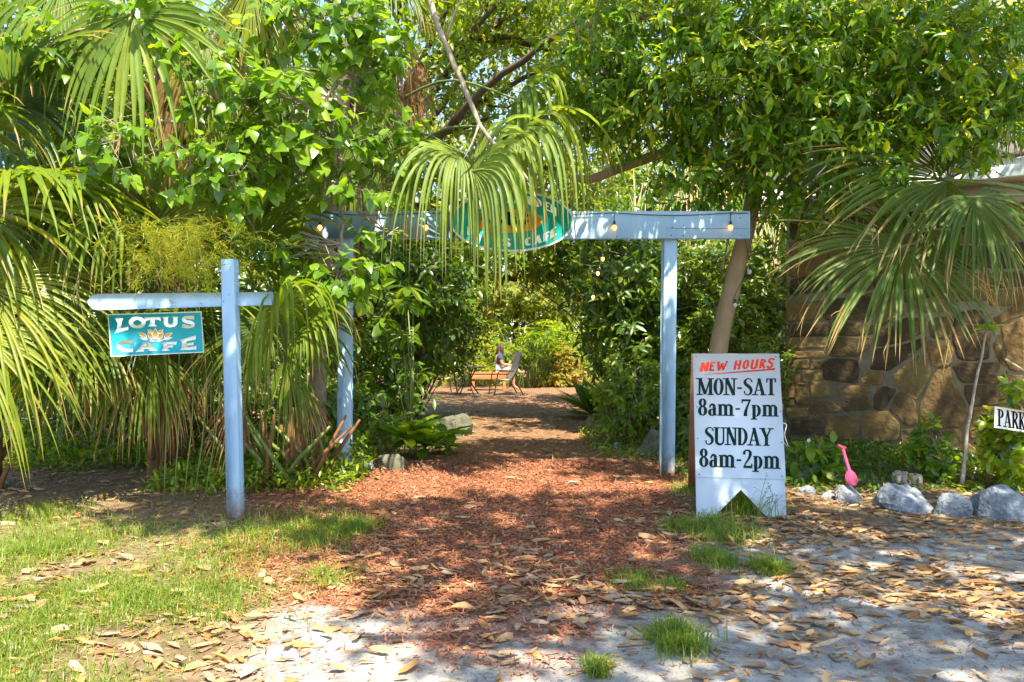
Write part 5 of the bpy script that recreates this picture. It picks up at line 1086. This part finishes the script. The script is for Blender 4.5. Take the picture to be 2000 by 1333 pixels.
bg_tree('garden_tree', 'tall backlit tree with thin yellow-green crown against the sky', -1.2, 34, P(930, 200, 34), .3, [EL(900, 330, 34, 120, 70, 2, 200), EL(1040, 380, 33, 130, 90, 2, 280), EL(860, 60, 34, 110, 50, 1.8, 190), EL(1080, 200, 34, 90, 80, 2, 150), EL(1120, 40, 33, 110, 60, 2, 170), EL(830, 240, 34, 70, 90, 2, 150), EL(970, 130, 35, 90, 60, 2, 70)], M_YEL, .28, 8, .7)
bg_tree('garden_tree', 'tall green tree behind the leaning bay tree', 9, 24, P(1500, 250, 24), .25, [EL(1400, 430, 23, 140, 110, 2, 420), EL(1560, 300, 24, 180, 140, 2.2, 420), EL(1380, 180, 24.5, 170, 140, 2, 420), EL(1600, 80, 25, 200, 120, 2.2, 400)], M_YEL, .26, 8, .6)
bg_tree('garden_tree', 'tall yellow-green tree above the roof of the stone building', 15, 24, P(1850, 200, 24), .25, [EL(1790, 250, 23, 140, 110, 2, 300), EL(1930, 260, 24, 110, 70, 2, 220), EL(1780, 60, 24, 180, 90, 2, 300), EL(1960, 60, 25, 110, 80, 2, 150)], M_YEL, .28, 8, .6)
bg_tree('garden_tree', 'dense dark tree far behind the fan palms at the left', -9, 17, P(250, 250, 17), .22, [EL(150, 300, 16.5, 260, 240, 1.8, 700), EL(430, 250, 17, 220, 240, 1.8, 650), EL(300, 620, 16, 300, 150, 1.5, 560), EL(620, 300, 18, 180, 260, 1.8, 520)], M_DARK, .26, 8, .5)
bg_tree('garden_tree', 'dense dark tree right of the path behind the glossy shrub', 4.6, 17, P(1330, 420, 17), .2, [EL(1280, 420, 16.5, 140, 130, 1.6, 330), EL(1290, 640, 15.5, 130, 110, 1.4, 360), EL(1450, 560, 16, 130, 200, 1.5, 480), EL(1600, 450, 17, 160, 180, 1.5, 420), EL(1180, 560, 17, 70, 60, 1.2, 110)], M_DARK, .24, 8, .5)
# tree arching over the path between gateway and patio
bg_tree('arching_tree', 'dark-limbed tree arching over the path behind the oval sign', -3.2, 13.6, P(740, 200, 13.5), .17, [EL(820, 470, 13.2, 120, 60, 1.3, 230), EL(960, 500, 13.5, 110, 40, 1.2, 150), EL(1100, 470, 13.6, 110, 60, 1.2, 190), EL(760, 330, 13, 110, 110, 1.2, 220), EL(1120, 330, 13.4, 120, 90, 1.3, 190), EL(880, 150, 13.0, 80, 70, 1.0, 130), EL(960, 230, 13.2, 80, 60, 1.0, 80), EL(1130, 100, 13, 130, 110, 1.4, 230), EL(970, 40, 13.2, 150, 45, 1.3, 200), EL(950, -130, 13, 260, 90, 2, 200), (A([.2, 12.0, 7.2]), A([1.8, 1.4, .6]), 230), (A([-1.3, 9.7, 6.1]), A([1.4, .8, .4]), 170), (A([1.9, 9.7, 6.1]), A([1.2, .8, .4]), 140), (A([.6, 15.5, 8.2]), A([2.4, 1.8, .7]), 330)], M_MID, .15, 9, .4, None,  # clumps given in metres are added overhead to darken path and shrubs
        lims=[([P(700, 560, 13.4), P(840, 130, 13.2), P(960, 75, 13.2), P(1100, 100, 13.2), P(1230, 130, 13)], .10, .05), ([P(780, 200, 13.4), P(900, 90, 13.3), P(1000, 30, 13), P(1180, -30, 13)], .09, .05), ([P(745, 700, 13.5), P(800, 580, 13.5), P(900, 540, 13.6), P(1010, 545, 13.8)], .12, .06), ([P(900, 150, 13.3), P(960, 210, 13.1), P(1060, 190, 13)], .035, .015)])
fw = thing('far_wood', 'distant sunlit mass of trees closing the view behind the garden', 'wood', (0, 40, 0), None, 'stuff')
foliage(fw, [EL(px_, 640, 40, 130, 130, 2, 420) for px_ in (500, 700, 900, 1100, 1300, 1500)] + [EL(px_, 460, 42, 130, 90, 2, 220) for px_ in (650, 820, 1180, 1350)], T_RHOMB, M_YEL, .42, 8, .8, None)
# garden plants at the far end
def papyrus(label, px, py, n, hgt, mat):
    b_ = G(px, py); r_ = thing('papyrus_plant', label, 'plant', b_, 'papyrus clumps by the patio'); mb = MB(); pp, ff, nn = [], [], []
    for k in range(n):
        t = b_ + [rng.normal(0, .45), rng.normal(0, .35), hgt * rng.uniform(.35, 1.0)]; q0 = b_ + [rng.normal(0, .2), rng.normal(0, .2), 0]; tube(mb, [q0, (q0 + t) / 2 + rng.normal(0, .05, 3), t], .008, 4)
        for s in range(14): a = s / 14 * 6.28 + rng.random(); pp.append(t); ff.append([math.cos(a), math.sin(a), rng.uniform(-.35, .5)])
    mk('stems', mb, M_PETI, r_)['kind'] = 'stuff'; mb = MB(); pp = A(pp); ff = A(ff); scatter(mb, T_NARROW, frames(ff, np.tile([0, 0, 1.0], (len(pp), 1))), pp, rng.uniform(.2, .38, len(pp)), rng.random(len(pp))); mk('umbels', mb, mat, r_)['kind'] = 'stuff'
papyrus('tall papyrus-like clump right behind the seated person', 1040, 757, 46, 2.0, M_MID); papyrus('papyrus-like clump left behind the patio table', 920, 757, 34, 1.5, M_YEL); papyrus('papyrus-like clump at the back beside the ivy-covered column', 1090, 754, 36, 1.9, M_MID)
shrub('garden_hedge', 'bright green hedge closing the far side of the patio', (1.0, 25.6), [EL(1000, 700, 25.4, 130, 45, .6, 330), EL(1120, 690, 25.4, 90, 55, .6, 260), EL(880, 700, 25.4, 120, 45, .6, 260)], T_RHOMB, M_MID, .17, 9, .4, stems=6)
shrub('leafy_column', 'ivy-covered column with orange-yellow leaves beside the patio', (1.62, 23.6), [EL(1105, 705, 23.4, 15, 32, .25, 110), EL(1108, 738, 23.2, 30, 14, .3, 90)], T_OVAL, M_GARD, .14, 7, .2, stems=4, cat='plant')
shrub('flower_border', 'low yellow-green border of plants along the patio edge', (1.3, 23.9), [EL(1080, 752, 23.8, 110, 8, .4, 200), EL(950, 752, 24, 70, 8, .4, 110), EL(810, 752, 23.8, 80, 9, .4, 110)], T_RHOMB, M_GARD, .12, 7, .2, stems=4, cat='plants')
# cane clump arching over the path
cn = thing('bamboo_clump', 'clump of thin dark canes arching over the path in front of the sunny garden', 'bamboo', (2.2, 13.4, 0))
for k in range(52):
    b_ = A([rng.uniform(1.75, 2.6), rng.uniform(12.9, 14.2), -.02]); e_ = P(rng.uniform(1010, 1160), rng.uniform(470, 560), rng.uniform(12.8, 14)); m_ = b_ * .45 + e_ * .55 + [.25, 0, .25]
    mb = MB(); tube(mb, smooth_path([b_, m_, e_], 9), np.linspace(.013, .005, 9), 5, rng.random()); mk('cane', mb, M_PETI if k % 3 else M_BARKD, cn)
foliage(cn, [EL(1090, 500, 13.4, 90, 50, .6, 140)], T_NARROW, M_MID, .2, 8, .3, None)
th = thing('bamboo_clump', 'thicket of straight pale bamboo stalks showing above and below the right end of the beam', 'bamboo', (2.6, 14.0, 0))
for k in range(110):
    b_ = A([rng.uniform(1.7, 5.6), rng.uniform(13.7, 15), -.02]); mb = MB(); tube(mb, [b_, b_ + [rng.normal(0, .1), 0, 2], b_ + [rng.normal(0, .3), 0, rng.uniform(3.6, 4.8)]], [.018, .016, .008], 5); mk('stalk', mb, M_TANW if k % 2 else M_PETI, th)
# cast-iron plant
def blade_plant(name, label, base, n, L, T, mat, up=(.5, 1.2), wid=1.0, cat='plant', group=None, heads=1, hspread=0.0, hz=(0, 0), lean=(0, 0)):
    b_ = A([base[0], base[1], 0.0]); r_ = thing(name, label, cat, b_, group)
    for h in range(heads):
        c = b_ + [rng.normal(0, hspread), rng.normal(0, hspread), rng.uniform(*hz)]
        if hz[1] > 0: mb = MB(); tube(mb, [b_ + rng.normal(0, .02, 3) * [1, 1, 0] - [0, 0, .02], (b_ + c) / 2 + rng.normal(0, .02, 3), c], [.012, .01, .008], 6); mk('stem', mb, M_PETI, r_)
        for k in range(n):
            a = k * 2.4 + rng.uniform(-.3, .3); f_ = unit([math.cos(a) + lean[0], math.sin(a) + lean[1], rng.uniform(*up)]); l_ = L * rng.uniform(.7, 1.15)
            put_leaf(T, mat, frames(f_[None], A([[0, 0, 1.0]]) + rng.normal(0, .2, (1, 3)))[0], c + rng.normal(0, .01, 3), (l_ * wid, l_, l_), r_)
    return r_
blade_plant('cast_iron_plant', 'dark strappy plant drooping over the right path edge', G(1162, 815)[:2], 34, .85, T_NARROW, M_DARK, (.3, 2.2), 1.5)
blade_plant('broad_leaved_plant', 'glossy plant with whorls of long broad leaves beside the left gateway post', G(812, 893)[:2], 11, .34, T_BROAD, M_BAY, (-.1, .9), 1.25, heads=6, hspread=.20, hz=(.08, .36))
blade_plant('broad_leaved_plant', 'smaller glossy whorled plant leaning into the path', G(868, 888)[:2], 9, .24, T_BROAD, M_MUL, (.0, .8), 1.2, heads=2, hspread=.06, hz=(.05, .2))
blade_plant('rubber_plant', 'thin stem with long dark striped leaves left of the path', P(805, 0, 10)[:2], 8, .36, T_BROAD, M_DARK, (-.7, .2), 1.0, heads=5, hspread=.22, hz=(1.4, 2.2))
# bed in front of the wall
sg = blade_plant('sapling', 'slender pale-stemmed sapling with a tuft of leaves at the top before the wall', G(1877, 955)[:2], 8, .20, T_OVAL, M_MUL, (-.5, .5), 1.0)
def rehead(): pass
for o in list(sg.children): o.location.z += 1.52; o.location.x += .22; o.location.y += -.05
mb = MB(); b_ = G(1877, 955); t_ = A([sg.location.x + .22, sg.location.y - .05, 1.55]); tube(mb, smooth_path([b_ - [0, 0, .03], b_ * .6 + t_ * .4 + [-.03, 0, 0], t_], 14) + rng.normal(0, .003, (14, 3)), np.linspace(.022, .009, 14), 8); mk('stem', mb, M_TWIG, sg)
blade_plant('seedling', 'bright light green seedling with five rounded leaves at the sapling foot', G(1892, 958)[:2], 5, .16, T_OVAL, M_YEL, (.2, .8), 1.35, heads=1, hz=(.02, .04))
shrub('small_shrub', 'leafy green shrub between the sandwich board and the pink shovel', G(1587, 935)[:2], [EL(1585, 900, 7.7, 48, 32, .2, 40), EL(1565, 930, 7.6, 40, 20, .15, 22)], T_OVAL, M_MID, .13, 6, .15, stems=5, stem_r=.008, smat=M_PETI)
shrub('small_shrub', 'upright dark glossy shrub in front of the wall beside the stump', G(1825, 940)[:2], [EL(1822, 870, 7.6, 26, 40, .14, 34), EL(1828, 910, 7.6, 24, 20, .12, 16)], T_OVAL, M_BAY, .10, 7, .12, stems=4, stem_r=.007, smat=M_PETI)
shrub('small_shrub', 'dark glossy shrub growing round the parking sign', G(1980, 935)[:2], [EL(1985, 850, 7.4, 50, 30, .2, 50), EL(1945, 830, 7.3, 30, 25, .12, 16), EL(2010, 770, 7.3, 36, 40, .15, 34), EL(1970, 900, 7.3, 45, 30, .2, 40)], T_OVAL, M_BAY, .10, 7, .13, stems=6, stem_r=.008, smat=M_PETI)
mb = MB(); tube(mb, [P(1963, 702, 6.8), P(2040, 748, 6.7), P(2080, 925, 6.7) * [1, 1, 0]], [.012, .013, .012], 6); tag(mk('bamboo_stake', mb, M_TANW), 'bent tan cane stake above the parking sign', 'stake')
# ground cover and small weeds
def cover(name, label, regs, T, mat, leaf, cat, hz=.1):
    pos = np.concatenate([np.stack([rng.uniform(x0, x1, n), rng.uniform(y0, y1, n), rng.random(n) ** 1.5 * h_], -1) for x0, x1, y0, y1, n, h_ in regs]); pos[:, 2] += gz(pos[:, 0], pos[:, 1])
    f_ = unit(rng.normal(0, 1, pos.shape) + [0, -.2, .5]); mb = MB(); scatter(mb, T, frames(f_, rng.normal(0, .4, pos.shape) + [0, -.2, 1]), pos, leaf * rng.uniform(.6, 1.3, len(pos)), rng.random(len(pos))); o = mk(name, mb, mat); return tag(o, label, cat, None, 'stuff')
cover('ground_cover', 'dark green ground cover along the foot of the stone wall', [(3.3, 5.4, 8.0, 10.2, 5200, .13), (2.6, 5.6, 7.0, 8.2, 1500, .07)], T_OVAL, M_DARK, .055, 'ground cover')
cover('weeds', 'low leafy weeds around the foot of the left gateway post', [(-3.4, -1.5, 7.0, 8.6, 2600, .22), (-2.9, -1.6, 7.6, 9.2, 1800, .4), (-6.0, -3.4, 8.2, 9.5, 2600, .3)], T_LANCE, M_MID, .085, 'weeds')
cover('path_weeds', 'green weeds growing between the rocks at the path edges', [(1.0, 2.4, 9.0, 12.0, 1500, .1), (-1.6, -.9, 9.5, 13.0, 1100, .14), (1.7, 2.9, 7.4, 9.2, 800, .08)], T_LANCE, M_MID, .07, 'weeds')

# ------------------------------------------------------------------ grass, wood chips, fallen leaves
def blades(mb, pos, h_, w_):
    n = len(pos); a = rng.uniform(0, 6.283, n); d_ = np.stack([np.cos(a), np.sin(a), np.zeros(n)], -1); s_ = np.stack([-np.sin(a), np.cos(a), np.zeros(n)], -1); ln = rng.uniform(.2, 1.7, n)[:, None]; h_ = h_[:, None]; V = []
    for t, wd in ((0, 1.0), (.4, .9), (.75, .6)): 
        c = pos + d_ * ln * h_ * t ** 1.8 + A([0, 0, 1.0]) * h_ * (t - .25 * t * t * ln); V += [c - s_ * w_ * wd / 2, c + s_ * w_ * wd / 2]
    V.append(pos + d_ * ln * h_ + A([0, 0, 1.0]) * h_ * (1 - .35 * ln)); V = np.stack(V, 1); b_ = (np.arange(n) * 7)[:, None]
    mb.add(V.reshape(-1, 3), [np.concatenate([A([[0, 1, 3, 2]]) + b_, A([[2, 3, 5, 4]]) + b_]), A([[4, 5, 6]]) + b_], np.repeat(rng.random(n), 7), np.tile([0, 0, .4, .4, .75, .75, 1], n))
cand = np.concatenate([np.stack([rng.uniform(-6, 6.2, 160000), rng.uniform(1.2, 7.2, 160000)], -1), np.stack([rng.uniform(-5, -.9, 90000), rng.uniform(1.5, 4.7, 90000)], -1)]); gm = grass_mask(cand[:, 0], cand[:, 1]) * (1 - .85 * mulch_mask(cand[:, 0], cand[:, 1])) + .03 * (1 - sand_mask(cand[:, 0], cand[:, 1])) * (cand[:, 0] < -.8) * (cand[:, 1] < 7)
cl = vnoise(cand[:, 0], cand[:, 1], 5, 21); nr_ = sstep(4.6, 4.1, cand[:, 1]) * sstep(-1.1, -1.6, cand[:, 0]); keep = rng.random(len(cand)) < gm * sstep(.48 - .34 * nr_, .78 - .34 * nr_, cl) * .72; g_ = cand[keep]
mb = MB(); blades(mb, np.stack([g_[:, 0], g_[:, 1], gz(g_[:, 0], g_[:, 1])], -1), rng.uniform(.015, .06, len(g_)) * (1 + .8 * (vnoise(g_[:, 0], g_[:, 1], 2, 5) > .6)), .0042)
for px, py, rp, n, h_ in ((560, 1040, 150, 1300, .09), (420, 1090, 150, 900, .08), (640, 1045, 90, 800, .09), (300, 1170, 150, 1000, .06), (640, 1130, 70, 400, .07), (430, 1180, 110, 500, .08), (700, 1035, 50, 500, .08), (240, 1040, 140, 450, .08), (80, 1010, 110, 900, .08), (60, 1080, 140, 1600, .10),
                          (1400, 1040, 80, 1100, .12), (1450, 1000, 60, 700, .22), (1395, 1098, 48, 750, .08), (1500, 1118, 34, 500, .11), (1240, 1140, 60, 500, .06), (1315, 1145, 30, 200, .05), (1322, 1262, 62, 900, .085), (1165, 1310, 28, 260, .07), (1325, 1030, 40, 350, .08), (1345, 960, 40, 300, .1), (480, 940, 60, 300, .12)):
    c = G(px, py); r_ = rp / F * c[1]; q = rng.normal(0, .45, (n, 2)) * [r_, r_ * 1.4] + c[:2]; blades(mb, np.stack([q[:, 0], q[:, 1], gz(q[:, 0], q[:, 1])], -1), h_ * rng.uniform(.5, 1.25, n), .0055)
tag(mk('grass', mb, M_GRASS), 'patchy green grass and tufts around the signpost and sandwich board', 'grass', None, 'stuff')
# seed-head weed before the board
mb = MB(); wb = P(1478, 1008, 5.95) * [1, 1, 0]
for k in range(7):
    t_ = P(rng.uniform(1465, 1530), rng.uniform(935, 985), 5.95); tube(mb, smooth_path([wb, (wb + t_) / 2 + [0, 0, .04], t_], 8), .0018, 4)
    for s in range(5): q = t_ + rng.normal(0, .03, 3); tube(mb, [t_, q], .001, 3); tube(mb, [q - [0, 0, .004], q, q + [0, 0, .004]], [.002, .005, .002], 5)
tag(mk('seed_head_weed', mb, M_PETI), 'thin weed with tiny seed heads in front of the sandwich board', 'weed')
# red wood chips on the path
cand = np.stack([rng.uniform(-3.4, 2.8, 150000), rng.uniform(3.2, 9.0, 150000)], -1); keep = rng.random(len(cand)) < (.05 + .60 * mulch_mask(cand[:, 0], cand[:, 1])); g_ = cand[keep]; n = len(g_)
Tq = (A([[-.5, 0, 0], [.5, .05, 0], [.4, 1, .06], [-.45, .95, .0]], float), np.zeros((0, 3), int), A([[0, 1, 2, 3]]))
f_ = unit(np.stack([rng.normal(0, 1, n), rng.normal(0, 1, n), rng.normal(.12, .22, n)], -1)); L_ = rng.uniform(.012, .045, n)
mb = MB(); V, t, q = Tq; scatter(mb, (V, A([[0, 1, 2], [0, 2, 3]]), np.zeros((0, 4), int)), frames(f_, rng.normal(0, .35, (n, 3)) + [0, 0, 1]), np.stack([g_[:, 0], g_[:, 1], gz(g_[:, 0], g_[:, 1]) + rng.uniform(.001, .014, n)], -1), np.stack([rng.uniform(.004, .011, n), L_, L_], -1), rng.random(n))
tag(mk('wood_chips', mb, M_CHIP), 'red shredded wood chips covering the path', 'mulch', None, 'stuff')
# fallen leaves
n = 62000; cand = np.stack([rng.uniform(-6, 6.5, n), rng.uniform(1.4, 9.5, n)], -1); x, y = cand.T
dens = .10 + .75 * sstep(.5, 1.6, x + (vnoise(x, y, 1.5, 31) - .5) * 1.2) * sstep(6.6, 5.8, y) + .22 * sstep(-.3, -1.2, x) * sstep(5.0, 4.2, y) * sstep(-4.2, -2.8, x) + .12 * mulch_mask(x, y) * sstep(6.6, 5.5, y) + .25 * sstep(-.4, .2, x) * sstep(5.0, 4.4, y) * sstep(3.3, 3.7, y)
dens += .3 * sstep(6.2, 7.2, y) * sstep(2.0, 2.6, x); dens *= .35 + 1.1 * sstep(.3, .7, vnoise(x, y, 2.2, 33))
dens += .16 * sstep(-1.8, -1.2, x) * sstep(.2, -.4, x) * sstep(4.2, 3.6, y); dens *= 1 - .55 * sand_mask(x, y) * sstep(4.6, 3.6, y) * sstep(.3, .7, vnoise(x, y, 1.1, 35)) ; dens *= np.where((y > 6.8) & (x > -1.3) & (x < 1.5), .35, 1)
keep = rng.random(n) < dens * .62; g_ = cand[keep]; n = len(g_)
a = rng.uniform(0, 6.283, n); a = np.where(rng.random(n) < .55, rng.normal(0, .5, n) + np.pi * (rng.random(n) < .5), a)      # many lie across the view
f_ = np.stack([np.cos(a), np.sin(a), rng.normal(0, .10, n)], -1); nr = rng.normal(0, .22, (n, 3)) + [0, 0, 1.0]; nr[:, 2] = np.where(rng.random(n) < .5, nr[:, 2], -nr[:, 2]); M_ = frames(f_, nr)
sz = rng.triangular(.04, .088, .165, n); pos = np.stack([g_[:, 0], g_[:, 1], gz(g_[:, 0], g_[:, 1]) + rng.uniform(.006, .022, n)], -1)
rn = rng.random(n); Ts = TF; ti = rng.integers(0, 9, n)
FM = {}
for nm, col in (('tan', [(.46, .27, .11), (.54, .33, .14), (.42, .23, .08)]), ('pale', [(.56, .40, .24), (.62, .46, .30), (.54, .38, .21)]), ('russet', [(.34, .14, .045), (.40, .19, .06), (.30, .11, .04)]), ('grey', [(.27, .20, .14), (.34, .26, .18), (.22, .155, .10)])): FM[nm] = leaf_mat('fallen_leaf_' + nm, col, .15, (1.3, 1.1, .8), .55, mott=45.0)
score = np.where(in_view(pos), sz / pos[:, 1], 0); ix = np.argsort(-score)[:298]; kp = np.ones(n, bool); kp[ix] = False
for i_ in ix:
    c = ('tan', 'pale', 'russet', 'grey')[0 if rn[i_] < .42 else 1 if rn[i_] < .62 else 2 if rn[i_] < .76 else 3]; x_, y_ = pos[i_, :2]
    sf = 'red wood chips' if mulch_mask(x_, y_) > .5 else 'patchy grass' if grass_mask(x_, y_) > .25 else 'pale sand' if sand_mask(x_, y_) > .5 else 'bare soil'
    o = put_leaf(Ts[ti[i_]], FM[c], M_[i_], pos[i_], (float(sz[i_]) * rng.uniform(.75, 1.35), float(sz[i_]), float(sz[i_]) * rng.uniform(.3, 1.1)), None, 'fallen_leaf')
    cn_ = {'tan': 'dry tan', 'pale': 'bleached pale', 'russet': 'dark russet', 'grey': 'weathered grey-brown'}[c]; cu = ('cupped', 'arched', 'tightly curled')[ti[i_] % 3]; bg_ = 'large' if sz[i_] > .115 else 'small'; tag(o, f'{bg_} {cn_} {cu} leaf fallen on the {sf}', 'fallen leaf', f'{bg_} {cn_} {cu} leaves on the {sf}')
mb = MB()
for k in range(9): s = kp & (ti == k); scatter(mb, Ts[k], M_[s], pos[s], sz[s][:, None] * np.stack([rng.uniform(.6, 1.5, s.sum()), np.ones(s.sum()), rng.uniform(.2, 1.2, s.sum())], -1), rng.random(s.sum()))
n2 = 40000; c2_ = np.stack([rng.uniform(-6, 6.5, n2), rng.uniform(1.4, 10, n2)], -1); dd = .25 + .75 * (1 - sand_mask(*c2_.T)); c2_ = c2_[rng.random(n2) < dd * (1 - .6 * mulch_mask(*c2_.T))]; n2 = len(c2_)     # small leaf crumbs and twigs
scatter(mb, T_RHOMB, frames(unit(np.stack([rng.normal(0, 1, n2), rng.normal(0, 1, n2), rng.normal(0, .15, n2)], -1)), rng.normal(0, .3, (n2, 3)) + [0, 0, 1]), np.stack([c2_[:, 0], c2_[:, 1], gz(*c2_.T) + rng.uniform(.003, .012, n2)], -1), np.stack([rng.uniform(.008, .04, n2), rng.uniform(.012, .06, n2), np.full(n2, .03)], -1), rng.random(n2))
n3 = 9000; c3 = np.stack([rng.uniform(-8, 5, n3), rng.uniform(8.5, 20, n3)], -1); scatter(mb, T_RHOMB, frames(unit(np.stack([rng.normal(0, 1, n3), rng.normal(0, 1, n3), rng.normal(0, .15, n3)], -1)), rng.normal(0, .3, (n3, 3)) + [0, 0, 1]), np.stack([c3[:, 0], c3[:, 1], gz(*c3.T) + .01], -1), np.stack([rng.uniform(.03, .07, n3), rng.uniform(.05, .12, n3), np.full(n3, .05)], -1), rng.random(n3))
tag(mk('leaf_litter', mb, M_LITTER), 'layer of brown fallen leaves and crumbs spread over the ground', 'leaf litter', None, 'stuff')
